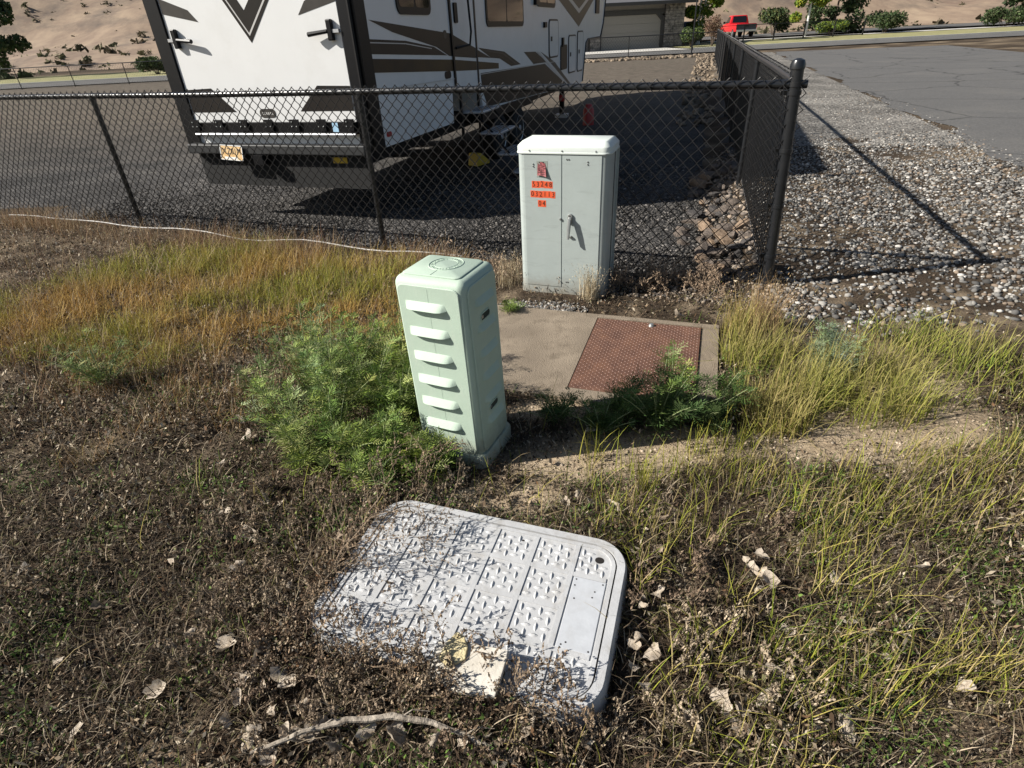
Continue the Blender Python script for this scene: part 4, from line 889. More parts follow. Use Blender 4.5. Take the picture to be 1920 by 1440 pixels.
def build_suv():
    t = thing('parked_car', 'dark parked car half hidden behind the stone pillar and birch', 'car', (18.0, 60.5, 0.12), R(-8))
    prof = [(-2.3, .35), (2.3, .35), (2.35, .95), (2.1, 1.05), (1.75, 1.68), (-.6, 1.72), (-1.25, 1.08), (-2.3, .9)]
    n = len(prof); q = MB(); f = lambda z: .92-.22*max(0, z-1.0)
    q.add([(f(z), -y, z) for y, z in prof]+[(-f(z), -y, z) for y, z in prof], [tuple(range(n)), tuple(range(n, 2*n))[::-1]]+[(i, (i+1) % n, n+(i+1) % n, n+i) for i in range(n)])
    bd = obj('body', q, 'cardark', t, bevel=.06, smooth=True)
    q = MB(); q.add([(-.66, -2.12, 1.10), (.66, -2.12, 1.10), (.58, -1.86, 1.6), (-.58, -1.86, 1.6)], [(0, 1, 2, 3)]); obj('rear_window', q, 'glass', bd)
    q = MB(); q.box(-.75, .75, -2.42, -2.36, .93, 1.0); obj('trim_bar', q, 'chrome', bd)
    for sx in (1, -1):
        for yy in (-1.45, 1.4):
            q = MB(); xo = sx*.80; q.loft([[(xo+sx*dx, yy+r_*math.cos(k*math.pi/8), .34+r_*math.sin(k*math.pi/8)) for k in range(16)] for dx, r_ in ((-.12, .32), (.1, .35), (.13, .3), (.11, .1))]); obj('wheel', q, 'rubber', t, smooth=True)
        q = MB(); q.box(min(sx*.62, sx*.90), max(sx*.62, sx*.90), -2.40, -2.34, .72, .92); obj('tail_light', q, 'red', bd)
build_suv()

# ------------------------------------------------------------------ trees and shrubs far off
def leaf_cloud(centres, radii, n, size, cols, squash=0.8):
    c = np.array(centres); r = np.array(radii); k = rng.integers(0, len(c), n)
    d = rng.normal(size=(n, 3)); d /= np.linalg.norm(d, axis=1)[:, None]
    p = c[k]+d*(r[k]*rng.random(n)**.45)[:, None]*np.array([1, 1, squash])
    a = rng.normal(size=(n, 3)); a /= np.linalg.norm(a, axis=1)[:, None]
    b_ = np.cross(a, rng.normal(size=(n, 3))); b_ /= np.linalg.norm(b_, axis=1)[:, None]
    s = (size*rng.uniform(.6, 1.4, n))[:, None]
    V_ = np.stack([p-a*s, p-b_*s*.6, p+a*s, p+b_*s*.6], 1).reshape(-1, 3)
    ci = rng.integers(0, len(cols), n); cc = np.array(cols)[ci]*rng.uniform(.75, 1.25, (n, 1))
    return V_, np.arange(4*n).reshape(-1, 4), np.repeat(cc, 4, 0)
GREENS = [(.10, .16, .02), (.16, .22, .025), (.07, .12, .02), (.22, .26, .03)]
DGREENS = [(.04, .07, .025), (.06, .09, .03), (.09, .10, .05), (.03, .05, .02)]
def tree(name, label, x, y, h, trunk_m, cols, n, clumps, r0, spread, zc, lean=0.0, z0=0.0, stems=1, size=.10, grp=None):
    t = thing(name, label, 'tree', (x, y, z0), 0, grp)
    rr = random.Random(int(x*13+y*7)); b = MB(); cs = []; rs = []
    for s_ in range(stems):
        dx = (s_-(stems-1)/2)*.5; pts = [(dx*.3, 0, -.2), (dx*.7+lean*.3, .05, h*.3), (dx+lean*.7, -.05, h*.62), (dx*1.2+lean, 0, h*.95)]
        b.tube(pts, [.12, .09, .06, .02], 8)
        for k in range(9):
            f = .25+.7*k/9; a = rr.uniform(0, 6.28); q = Vector((dx*f+lean*f, 0, h*f)); e = q+Vector((math.cos(a)*spread*rr.uniform(.5, .9), math.sin(a)*spread*rr.uniform(.5, .9), rr.uniform(.2, .7)))
            b.tube([q, (q+e)/2+Vector((0, 0, .1)), e], [.035, .022, .008], 5); cs.append(tuple(e)); rs.append(rr.uniform(.6, 1.1)*r0)
    obj('trunk', b, trunk_m, t, smooth=True)
    for k in range(clumps):
        a = rr.uniform(0, 6.28); q = rr.random()**.5*spread; zz = zc+rr.uniform(-1, 1)*(h-zc)*.95
        cs.append((math.cos(a)*q+lean*zz/h, math.sin(a)*q, zz)); rs.append(r0*rr.uniform(.5, 1.1))
    v_, f_, c_ = leaf_cloud(cs, rs, n, size, cols); obj('crown', np_mesh('crown', v_, [f_], c_), 'attr', t)
tree('birch_tree', 'white trunked birch with bright leaves beside the stone pillar', 17.3, 55.5, 8.0, 'bark_white', GREENS, 9000, 16, .75, 1.5, 4.6, lean=.4, stems=2, size=.13)
tree('birch_tree', 'white trunked birch with yellow green leaves right of the pickup', 29.6, 62.0, 9.0, 'bark_white', GREENS+[(.3, .3, .03)], 7000, 14, .8, 1.5, 5.2, size=.13)
tree('evergreen_tree', 'dark grey green tree at the right beyond the side road', 33.2, 64.0, 8.5, 'bark_brown', DGREENS, 9000, 26, 1.0, 2.2, 4.0, size=.16)
tree('evergreen_tree', 'dull green tree standing far to the right of the side road', 55, 66.0, 9, 'bark_brown', DGREENS, 9000, 26, 1.1, 3.0, 4.0, size=.18)
tree('evergreen_tree', 'dark green tree at the far left beyond the lot', -46, 60.0, 9, 'bark_brown', DGREENS, 9000, 26, 1.1, 3.0, 4.0, size=.18)
tree('birch_tree', 'pale trunked tree with light leaves at far left of the lot', -22, 54.0, 8, 'bark_white', GREENS, 8000, 16, .9, 1.9, 4.6, size=.15)
def shrub(label, x, y, r_, h, cols, n=2500, size=.06, z0=.05):
    t = thing('shrub', label, 'shrub', (x, y, z0), 0, 'shrubs beyond the lot')
    b = MB(); cs = []; rr = random.Random(int(x*31+y))
    for k in range(8):
        a = rr.uniform(0, 6.28); e = (math.cos(a)*r_*.6, math.sin(a)*r_*.6, h*rr.uniform(.45, .85)); b.tube([(0, 0, -.1), (e[0]*.4, e[1]*.4, e[2]*.6), e], [.03, .02, .006], 5); cs.append(e)
    obj('stems', b, 'bark_brown', t)
    v_, f_, c_ = leaf_cloud(cs, [r_*.5]*8, n, size, cols, h/r_*.6); obj('foliage', np_mesh('foliage', v_, [f_], c_), 'attr', t)
shrub('small green shrub on the lawn behind the far fence', 15.0, 49.5, .9, 1.3, DGREENS+[(.10, .14, .03)], size=.07)
shrub('reddish bare shrub right of the birch trunk', 16.4, 49.0, .8, 1.9, [(.16, .09, .06), (.12, .07, .05), (.2, .14, .09)], size=.05)
shrub('dark hedge shrub left of the birch trunk', 15.9, 54.0, 1.3, 1.2, DGREENS, size=.08)
shrub('olive shrub between the pickup and the birch', 29.0, 68.0, 1.6, 2.4, DGREENS+[(.14, .15, .05)], 4000, size=.10)
shrub('yellow green shrub at the foot of the right birch', 31.0, 59.8, 1.4, 1.3, GREENS+DGREENS, 4000, size=.08)
shrub('grey green shrub beside the side road kerb', 36.0, 60.0, 1.8, 1.8, DGREENS, 4000, size=.10)
shrub('round dark shrub right of the white garden tree', 47.0, 60.0, 1.8, 1.6, DGREENS, 4000, size=.10)
shrub('low dark shrub beside the pale trunked tree at left', -27.0, 52.0, 1.3, 1.2, DGREENS, 3000, size=.09)

# ================================================================== ground cover, weeds, stones
FW, RT, UP = np.array(fw), np.array(rt), np.array(up)
def in_view(x, y, z=0.0, m=0.10):
    v_ = np.stack([x, y, np.full_like(x, z)-1.6], 1); d = v_ @ FW
    u_ = .5+1050*(v_ @ RT)/np.maximum(d, .05)/1920; w_ = .5-1050*(v_ @ UP)/np.maximum(d, .05)/1440
    return (d > .1) & (u_ > -m) & (u_ < 1+m) & (w_ < 1+m) & (w_ > -.2)
def vault_local(x, y):
    ca, sa = math.cos(R(-19.5)), math.sin(R(-19.5)); return (x+.16)*ca+(y-1.192)*sa, -(x+.16)*sa+(y-1.192)*ca
def hatch_local(x, y):
    ca, sa = math.cos(HA), math.sin(HA); return (x-.29)*ca+(y-2.458)*sa, -(x-.29)*sa+(y-2.458)*ca
def keepout(x, y, m=0.0):
    a, c = vault_local(x, y); k = (np.abs(a) < .465-m) & (np.abs(c) < .308-m)
    a, c = hatch_local(x, y); k |= (a > -.62+m) & (a < .735-m) & (c > -.10+m) & (c < .90-m)
    ca, sa = math.cos(R(-26.4)), math.sin(R(-26.4)); a = (x+.223)*ca+(y-2.072)*sa; c = -(x+.223)*sa+(y-2.072)*ca; k |= (np.abs(a) < .175) & (np.abs(c) < .15)
    ca, sa = math.cos(R(-23.2)), math.sin(R(-23.2)); a = (x-.452)*ca+(y-3.885)*sa; c = -(x-.452)*sa+(y-3.885)*ca; k |= (np.abs(a) < .31) & (np.abs(c) < .18)
    return k
def scatter(n, x0, x1, y0, y1, dens, keep=True, margin=0.0):
    x = rng.uniform(x0, x1, n); y = rng.uniform(y0, y1, n)
    k = (rng.random(n) < dens(x, y)) & in_view(x, y)
    if keep: k &= ~keepout(x, y, margin)
    x, y = x[k], y[k]; return x, y, gz(x, y)
def pal(n, cols, wts, jit=.3):
    w_ = np.array(wts, float); w_ /= w_.sum(); c = np.array(cols)[rng.choice(len(cols), n, p=w_)]; return c*rng.uniform(1-jit, 1+jit, (n, 1))
def blades(x, y, z, h, wd, lean, cols, bend=0.5, tipcol=None, az=None):
    n = len(x); a = rng.uniform(0, 2*math.pi, n) if az is None else az; f = a+math.pi/2+rng.normal(0, .5, n)
    lx, ly = np.cos(a)*lean*h, np.sin(a)*lean*h; wx, wy = np.cos(f)*wd, np.sin(f)*wd
    P = np.zeros((n, 7, 3))
    for k, (t_, ww) in enumerate(((0, 1), (.38, .9), (.74, .6))):
        q = t_**(1+bend); hz = h*t_*np.sqrt(np.maximum(.15, 1-(lean*t_)**2*.5))
        cx, cy, cz = x+lx*q, y+ly*q, z+hz
        P[:, 2*k] = np.stack([cx-wx*ww, cy-wy*ww, cz], 1); P[:, 2*k+1] = np.stack([cx+wx*ww, cy+wy*ww, cz], 1)
    P[:, 6] = np.stack([x+lx, y+ly, z+h*np.sqrt(np.maximum(.12, 1-lean**2*.5))], 1)
    o = (np.arange(n)*7)[:, None]
    Fq = np.concatenate([o+np.array([[0, 1, 3, 2]]), o+np.array([[2, 3, 5, 4]])]); Ft = o+np.array([[4, 5, 6]])
    c = np.repeat(cols[:, None, :], 7, 1)
    if tipcol is not None: c[:, 4:] = c[:, 4:]*.4+np.array(tipcol)*.6
    return P.reshape(-1, 3), Fq, Ft, c.reshape(-1, 3)
def merge(parts):
    V_, Q, T_, C_ = [], [], [], []; o = 0
    for v_, q, t_, c in parts:
        V_.append(v_); C_.append(c); 
        if len(q): Q.append(q+o)
        if len(t_): T_.append(t_+o)
        o += len(v_)
    return np.concatenate(V_), [np.concatenate(k) for k in (Q, T_) if k], np.concatenate(C_)
def stuff(name, parts, m, label, cat):
    v_, f_, c = merge(parts); o = obj(name, np_mesh(name, v_, f_, c), m); return tag(o, label, cat, kind='stuff')
NT = np.zeros((0, 3), int)
def flakes(x, y, z, size, cols, tilt=.9, asp=(.25, .8)):
    n = len(x); a = rng.uniform(0, 6.283, n); nv_ = rng.normal(0, tilt, (n, 2)); asp = rng.uniform(*asp, n)
    e1 = np.stack([np.cos(a), np.sin(a), nv_[:, 0]*.8], 1)*size[:, None]; e2 = np.stack([-np.sin(a), np.cos(a), nv_[:, 1]*.8], 1)*(size*asp)[:, None]
    p = np.stack([x, y, z], 1)
    k = np.stack([np.zeros(n), np.zeros(n), size*rng.uniform(-.5, .5, n)], 1)
    P = np.stack([p-e1+k, p-e2, p+e1+k, p+e2], 1).reshape(-1, 3)
    return P, np.arange(4*n).reshape(-1, 4), NT, np.repeat(cols, 4, 0)

BROWN = [(.055, .036, .022), (.11, .072, .045), (.19, .135, .085), (.32, .25, .17), (.46, .39, .29), (.020, .015, .011), (.15, .085, .045), (.17, .15, .12), (.12, .12, .055)]
# ---- dry crumbly mat of the foreground and the left
def matd(x, y):
    s_ = sand(x, y); d = np.where(y < 1.75, 1.0, np.where(x < -.35, .55, .45))
    d = d*np.where(y > 2.6, .45, 1)*np.where(y > 3.6, .6, 1)
    return d*(1-.90*s_)*(.5+.5*sstep(.25, .5, fbm(x*4+2, y*4)))*np.where(d1(x, y) > -.02, 0, 1)*np.where((x > 1.7) & (y > 2.6), .2, 1)
x, y, z = scatter(560000, -3.4, 3.0, .3, 4.4, lambda x, y: matd(x, y)*np.clip(2.6/(y+.6), .2, 1))
hh = fbm(x*3, y*3); z = z+rng.random(len(x))**1.3*(.004+.085*sstep(.3, .75, hh))
pn = sstep(.32, .62, fbm(x*1.6+20, y*1.6))[:, None]
cm = pal(len(x), BROWN, [5, 3, 1.6, 1.2, .9, 7, .8, 1.2, 1.2])*(1-pn)+pal(len(x), BROWN, [3, 2.6, 2.6, 3.4, 2.6, 3, .8, 2.2, 2.2])*pn
pa = [flakes(x, y, z, rng.uniform(.0035, .0125, len(x))*(.85+.12*y), cm, asp=(.12, .5))]
# thicker heaps creeping over the near and left rims of the vault
def rim(x, y):
    a, c = vault_local(x, y); e = np.minimum(np.where(a < .2, c+.308, 9), a+.465)
    return np.exp(-(np.abs(e+.02)/.055)**2)*((a < .30) & (np.abs(a) < .6) & (np.abs(c) < .42))
x, y, z = scatter(170000, -.95, .3, .6, 1.7, lambda x, y: rim(x, y)*(.25+.75*sstep(.35, .6, fbm(x*7, y*7))), keep=False)
z = .085+rng.random(len(x))**1.4*.055*rim(x, y)*(.5+fbm(x*5, y*5))
pa.append(flakes(x, y, z, rng.uniform(.0022, .0065, len(x)), pal(len(x), BROWN, [3, 4, 3.4, 2, .8, 3, 1, 2, 1])))
stuff('dry_ground_cover', pa, 'attr_dry', 'crumbly brown dry weeds matting the foreground soil', 'ground cover')
# ---- wiry dead stems in the mat
x, y, z = scatter(180000, -3.0, 2.8, .3, 4.6, lambda x, y: matd(x, y)*np.clip(2.2/(y+.6), .2, 1)*.75, margin=.03)
n = len(x); z = z+.03*fbm(x*3, y*3)
pa = [blades(x, y, z+.004, rng.uniform(.02, .085, n), rng.uniform(.0006, .0015, n), rng.uniform(.5, 1.5, n), pal(n, [(.065, .046, .032), (.17, .13, .085), (.38, .31, .22), (.030, .022, .016), (.13, .12, .05)], [3.4, 2.6, 1.5, 3, 1.3]))]
stuff('dead_stems', pa, 'attr_dry', 'thin wiry dead stems poking out of the brown mat', 'dead stems')
# ---- small green sprouts in the foreground
def sprd(x, y): return (1-sand(x, y))*sstep(.48, .66, fbm(x*3.1+11, y*3.1+4))*np.where(y < 1.9, 1, .5)*np.where(x > .25, 1, .75)*np.where(d1(x, y) > -.1, 0, 1)
x, y, z = scatter(90000, -2.8, 2.6, .3, 3.2, sprd)
n = len(x); z = z+.035*fbm(x*3, y*3)
pa = [flakes(x, y, z+rng.random(n)*.035, rng.uniform(.003, .008, n), pal(n, [(.06, .11, .02), (.10, .16, .03), (.035, .065, .015), (.16, .19, .05)], [3, 3, 2, 1]))]
x, y, z = scatter(34000, -2.8, 2.6, .3, 3.2, sprd); n = len(x); z = z+.02*fbm(x*3, y*3)
pa.append(blades(x, y, z, rng.uniform(.02, .07, n), rng.uniform(.0007, .0016, n), rng.uniform(.2, 1.0, n), pal(n, [(.07, .13, .02), (.13, .19, .03)], [1, 1])))
stuff('green_sprouts', pa, 'attr', 'low green sprouts scattered through the brown mat', 'sprouts')
# ---- golden grass behind on the left
def gold(x, y):
    e = 1-np.sqrt(((x+2.2)/2.1)**2+((y-4.0)/1.25)**2)
    return np.clip((e+.75*(fbm(x*2.2, y*2.2)-.42))*2.2, 0, 1)*np.where(d1(x, y) > -.10, 0, 1)*(.25+.75*sstep(.38, .55, fbm(x*7+3, y*7)))
x, y, z = scatter(120000, -5.2, -.4, 2.2, 6.3, lambda x, y: gold(x, y)*.9); n = len(x)
hue = sstep(.35, .65, fbm(x*1.5+4, y*1.5))[:, None]; cg = pal(n, [(.36, .21, .05), (.42, .29, .09), (.28, .18, .06)], [2, 2, 1])*(1-hue)+pal(n, [(.26, .24, .035), (.17, .19, .03), (.33, .28, .05)], [2, 2, 1])*hue
pa = [blades(x, y, z, rng.uniform(.07, .17, n)*(.6+.8*fbm(x*2, y*2)), rng.uniform(.0008, .0018, n), np.where(rng.random(n) < .35, rng.uniform(.7, 1.6, n), rng.uniform(.1, .7, n)), cg*1.12, az=rng.normal(.5, 1.9, n))]
x, y, z = scatter(26000, -5.2, -.4, 2.2, 6.3, lambda x, y: np.clip(gold(x, y)+.25, 0, 1)*np.where(d1(x, y) > -.08, 0, 1)*.6); n = len(x)
pa.append(blades(x, y, z, rng.uniform(.10, .26, n), rng.uniform(.0006, .0013, n), rng.uniform(.1, .9, n), pal(n, [(.42, .32, .19), (.30, .18, .09), (.50, .40, .25), (.20, .10, .06)], [2, 2, 1, 1])))
x, y, z = scatter(90000, -6.0, -.3, 2.2, 6.8, lambda x, y: .8*np.where(d1(x, y) > -.05, 0, 1)*np.clip(1.2-.6*gold(x, y), 0, 1)); n = len(x)
pa.append(flakes(x, y, z+rng.random(n)*.05, rng.uniform(.004, .011, n), pal(n, BROWN, [2, 3, 3, 2, 1, 2, 2, 2, 1])))
def fringe(x, y): return np.exp(-((d1(x, y)+.28)/.20)**2)*sstep(.3, .6, fbm(x*3, y*3+8))
x, y, z = scatter(60000, -6, -.3, 3.6, 7, lambda x, y: fringe(x, y)); n = len(x)
pa.append(blades(x, y, z, rng.uniform(.08, .26, n), rng.uniform(.0007, .0014, n), rng.uniform(.15, .8, n), pal(n, [(.36, .25, .13), (.45, .34, .2), (.22, .13, .07), (.24, .12, .07)], [3, 2, 2, 1])))
x, y, z = scatter(45000, -3.5, -.3, 2.0, 4.6, lambda x, y: .5*sstep(.5, .7, fbm(x*2.5+3, y*2.5+1))*np.where(d1(x, y) > -.1, 0, 1)); n = len(x)
pa.append(blades(x, y, z, rng.uniform(.05, .14, n), rng.uniform(.0007, .0014, n), rng.uniform(.2, 1.0, n), pal(n, [(.30, .17, .06), (.36, .26, .15), (.20, .16, .04)], [2, 2, 1])))
stuff('golden_grass', pa, 'attr', 'golden orange grass drying along the fence at left', 'grass')
# ---- yellow green grass on the right
RG = [((1.42, 2.42), (.34, .40), 1.0, .27), ((1.75, 2.30), (.40, .35), .9, .25), ((1.22, 2.10), (.2, .18), .55, .2), ((2.3, 2.5), (.5, .5), .6, .22), ((1.25, 2.75), (.16, .3), .5, .24)]
pa = []
for (cx, cy), (rx, ry), dd, hh in RG:
    x, y, z = scatter(3400, cx-rx, cx+rx, cy-ry, cy+ry, lambda x, y: dd*np.clip((1-np.sqrt(((x-cx)/rx)**2+((y-cy)/ry)**2))*2, 0, 1)*sstep(.25, .5, fbm(x*8, y*8)), margin=-.02); n = len(x)
    hue = sstep(.35, .65, fbm(x*4, y*4))[:, None]
    pa.append(blades(x, y, z, rng.uniform(.3, 1.25, n)*hh, rng.uniform(.0009, .0023, n), np.where(rng.random(n) < .25, rng.uniform(.7, 1.5, n), rng.uniform(.05, .6, n)), pal(n, [(.22, .25, .03), (.28, .28, .05), (.14, .18, .025)], [2, 1, 2])*hue+pal(n, [(.32, .25, .09), (.22, .22, .04)], [1, 1.4])*(1-hue), tipcol=(.34, .28, .12)))
def fgr(x, y):
    a, c = vault_local(x, y)
    return np.where((x > .28) & (y < 1.85), .85, .08)*sstep(.36, .62, fbm(x*3.4+1, y*3.4+7))*np.where(y > 2.4, 0, 1)*np.where((a > .44) & (a < .57) & (c < .15), .12, 1)*np.where((y > 1.88) & (x < 1.0), .25, 1)
x, y, z = scatter(36000, -1.6, 2.6, .4, 2.4, fgr, margin=-.01); n = len(x)
pa.append(blades(x, y, z, rng.uniform(.05, .19, n), rng.uniform(.0008, .0018, n), np.where(rng.random(n) < .3, rng.uniform(.6, 1.4, n), rng.uniform(.05, .6, n)), pal(n, [(.22, .23, .03), (.15, .18, .022), (.31, .26, .07), (.36, .28, .13), (.25, .19, .11)], [2, 2, 2, 2, 1.5])))
for k in range(9):                                         # taller single tufts in the sandy strip
    cx, cy = random.uniform(.15, 1.6), random.uniform(1.55, 1.95); n = 36
    pa.append(blades(rng.normal(cx, .03, n), rng.normal(cy, .025, n), np.full(n, g1(cx, cy)), rng.uniform(.06, .2, n), rng.uniform(.0009, .002, n), rng.uniform(.05, .6, n), pal(n, [(.22, .24, .035), (.30, .28, .05)], [1, 1])))
stuff('yellow_green_grass', pa, 'attr', 'yellow green grass on the right below the hatch', 'grass')

# ---- feathery green weeds, one by one
def feather_plant(label, x, y, h, nst, spread, cols, seed, leaf=.085, dense=1.0, grp='feathery green weeds', lean=(0, 0)):
    r_ = np.random.default_rng(seed); t = thing('feathery_weed', label, 'weed', (x, y, g1(x, y)), 0, grp)
    sb = MB(); LV, LQ, LC = [], [], []; o = 0
    for s_ in range(nst):
        a = r_.uniform(0, 6.283); sp = spread*r_.uniform(.25, 1.0); hh = h*(1-.45*(sp/spread)**1.5)*r_.uniform(.8, 1.05)
        tip = np.array([math.cos(a)*sp+lean[0]*hh, math.sin(a)*sp+lean[1]*hh, hh]); mid = tip*np.array([.38, .38, .58]); pts = []
        for k in range(7):
            q = k/6; p = mid*2*q*(1-q)+tip*q*q; pts.append(p)
        sb.tube([tuple(p) for p in pts], [.0040*(1-.7*k/6) for k in range(7)], 5)
        nl = int(hh*60*dense)+8; sv = r_.uniform(.7, 1.2)*np.array([r_.uniform(.9, 1.25), 1, r_.uniform(.8, 1.25)])
        for l in range(nl):
            q = .10+.90*(l/nl); i = min(5, int(q*6)); f = q*6-i; p0 = pts[i]*(1-f)+pts[i+1]*f
            d = r_.normal(0, 1, 3); d[2] = abs(d[2])*.4+.35; d /= np.linalg.norm(d)
            L_ = leaf*(1.15-.62*q)*r_.uniform(.6, 1.2); drop = r_.uniform(.1, .5)
            side = np.cross(d, [0, 0, 1]); side /= (np.linalg.norm(side)+1e-6); upn = np.cross(side, d)
            c = np.array(cols[r_.integers(len(cols))])*r_.uniform(.55, 1.35)*sv
            nb = 5
            for b_ in range(nb):
                u_ = (b_+1)/nb; bp_ = p0+d*L_*u_-np.array([0, 0, 1])*drop*L_*u_*u_
                ll = L_*.62*(1-.4*u_)*r_.uniform(.7, 1.2)
                for sg in ((1, -1) if b_ < nb-1 else (0,)):
                    dd = (side*sg*.9+d*.75+upn*r_.uniform(-.35, .35)) if sg else d
                    dd = dd/np.linalg.norm(dd); wv = np.cross(dd, upn+side*.2); wv /= (np.linalg.norm(wv)+1e-6); wv *= .0017+.0007*r_.random()
                    LV += [bp_-wv*.4, bp_+dd*ll*.55-wv, bp_+dd*ll, bp_+dd*ll*.55+wv]; LC += [c]*4; LQ.append((o, o+1, o+2, o+3)); o += 4
    obj('stem', sb, 'weed_stem', t)
    obj('foliage', np_mesh('foliage', np.array(LV), [np.array(LQ)], np.array(LC)), 'attr', t)
M['weed_stem'] = mat('weed_stem', (0.24, 0.28, 0.13), 0.7, var=0.2)
WG = [(.125, .20, .033), (.19, .275, .05), (.06, .105, .02), (.29, .36, .12)]
WB = [(.16, .24, .07), (.27, .34, .15), (.10, .16, .04)]
WD = [(.07, .13, .03), (.10, .17, .04), (.05, .09, .02)]  # deeper greens for weeds in the pedestal's shadow; shade put into the colour
for a in (('tallest feathery weed with leaning bare tipped stalks, back left of clump', -1.02, 2.42, .70, 8, .26, WB+WG, 11),
          ('broad bluish green feathery weed at the middle of the clump', -.84, 2.22, .60, 11, .30, WB+WG, 12),
          ('feathery weed behind the left shoulder of the pedestal', -.58, 2.62, .50, 11, .28, WG, 13),
          ('bushy feathery weed touching the pedestal on its left', -.54, 2.20, .42, 13, .22, WG, 14),
          ('low spreading feathery weed at the front of the clump', -.80, 1.98, .36, 15, .32, WG, 15),
          ('feathery weed leaning over the brown mat at front left', -1.00, 2.10, .42, 9, .24, WG+WB, 16),
          ('small feathery weed low beside the pedestal base', -.58, 1.96, .30, 12, .20, WG, 17),
          ('feathery weed in the shaded back of the clump', -.82, 2.66, .48, 11, .28, WG, 18),
          ('pointed leafy rosette against the foot of the pedestal', -.36, 1.875, .20, 14, .13, WG, 19),
          ('thin feathery weed at the far left edge of the clump', -1.26, 2.42, .36, 5, .16, WB, 20),
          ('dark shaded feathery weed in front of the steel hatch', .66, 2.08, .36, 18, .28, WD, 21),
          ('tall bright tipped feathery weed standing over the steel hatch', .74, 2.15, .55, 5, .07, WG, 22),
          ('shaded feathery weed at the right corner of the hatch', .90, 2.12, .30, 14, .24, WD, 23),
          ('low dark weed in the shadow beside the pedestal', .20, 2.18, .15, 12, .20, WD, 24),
          ('pale grey green feathery weed in the grass at right', 1.62, 2.46, .34, 8, .18, [(.22, .27, .17), (.17, .22, .12)], 25),
          ('small green weed in gravel between pedestal and cabinet', .03, 3.45, .10, 8, .10, WG, 26),
          ('leafy weed packed against the left face of the pedestal', -.47, 2.34, .46, 12, .18, WG, 31),
          ('bright weed in the gap at the centre of the clump', -.70, 2.34, .50, 13, .26, WG, 32),
          ('bright green weed low at the left front of the clump', -.92, 1.95, .28, 9, .20, WG, 33),
          ('weed at the back of the clump beside golden grass', -1.00, 2.72, .44, 10, .28, WG+WB, 34),
          ('weed spilling forward beside the pedestal foot', -.46, 1.86, .22, 12, .17, WG, 35),
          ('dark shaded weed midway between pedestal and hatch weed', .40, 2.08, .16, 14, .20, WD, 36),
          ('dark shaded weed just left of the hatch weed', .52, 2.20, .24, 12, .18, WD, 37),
          ('low feathery weed trailing in the mat below the clump', -.62, 1.80, .20, 10, .22, WG, 28),
          ('feathery green weed in the golden grass far left', -2.3, 2.75, .36, 9, .3, WB+WG, 27)):
    lean = (.12, .0) if 'shaded' in a[0] else (0, 0)
    feather_plant(*a[:8], lean=lean, leaf=.075 if a[3] < .2 else .10, dense=1.05)

# ---- dry branched weeds
def dry_weed(label, x, y, z, h, n0, seed, lean=(0, 0), col=(.20, .145, .095), rad=.0016, grp='dry branched weeds', nub=.0042, spread=.8, name='dry_weed', flat=0.0):
    r_ = random.Random(seed); t = thing(name, label, 'weed', (x, y, z), 0, grp); b = MB(); NX = []
    def br(p, d, L_, rd, dep):
        pts = [p]; n = 5
        for k in range(n):
            d = (d+Vector((r_.gauss(0, .16), r_.gauss(0, .16), r_.gauss(0, .10)-flat*.12))).normalized(); p = p+d*L_/n; pts.append(p)
        b.tube(pts, [rd*(1-.6*k/n) for k in range(n+1)], 3, caps=False)
        for k in range(1, n+1):
            for _ in range(2): NX.append(pts[k]+(pts[k-1]-pts[k])*r_.random())
            if dep > 0 and r_.random() < .9:
                a = r_.uniform(0, 6.283); o = d.orthogonal().normalized(); o = Matrix.Rotation(a, 3, d) @ o
                br(pts[k], (d*.7+o*.8).normalized(), L_*r_.uniform(.35, .6), rd*.65, dep-1)
    for k in range(n0):
        a = r_.uniform(0, 6.283); br(Vector((r_.gauss(0, .01), r_.gauss(0, .01), 0)), Vector((math.cos(a)*spread+lean[0], math.sin(a)*spread+lean[1], r_.uniform(.4, 1.1))).normalized(), h*r_.uniform(.7, 1.1), rad, 2)
    st = obj('branches', b, 'dry_stem', t)
    P = np.array([tuple(p) for p in NX]); n = len(P)
    v_, q, _, c = flakes(P[:, 0], P[:, 1], P[:, 2], rng.uniform(.5, 1.1, n)*nub, pal(n, [col, tuple(1.6*k for k in col), tuple(.6*k for k in col)], [2, 2, 1]), tilt=1.5)
    obj('dry_leaves', np_mesh('dry_leaves', v_, [q], c), 'attr_dry', t)
M['dry_stem'] = mat('dry_stem', (0.15, 0.105, 0.07), 0.85, scale=20, col2=(0.30, 0.23, 0.16))
for k, a in enumerate((('twiggy dry weed arching over the back left of the vault lid', -.62, 1.50, .05, .30, 6, (1.2, -.2)),
          ('wide dry weed sprawled across the left of the vault lid', -.66, 1.30, .06, .32, 7, (1.1, .1)),
          ('dry weed reaching over the left rim of the vault', -.70, 1.14, .07, .26, 5, (1.0, .2)),
          ('dry weed at the near left corner of the vault', -.50, .98, .08, .20, 5, (.4, .6)),
          ('upright dry weed in front of the pale board', -.24, .87, .08, .20, 6, (.1, .5)),
          ('dry weed twigs shadowing the pale board', -.10, .82, .08, .19, 6, (.2, .5)),
          ('thin dry weed at the near right corner of the vault', .10, .78, .06, .15, 4, (.0, .5)),
          ('dry weed behind the back left corner of the vault', -.38, 1.68, .04, .24, 5, (.5, -.7)))):
    dry_weed(*a[:6], 40+k, lean=a[6], flat=.6)
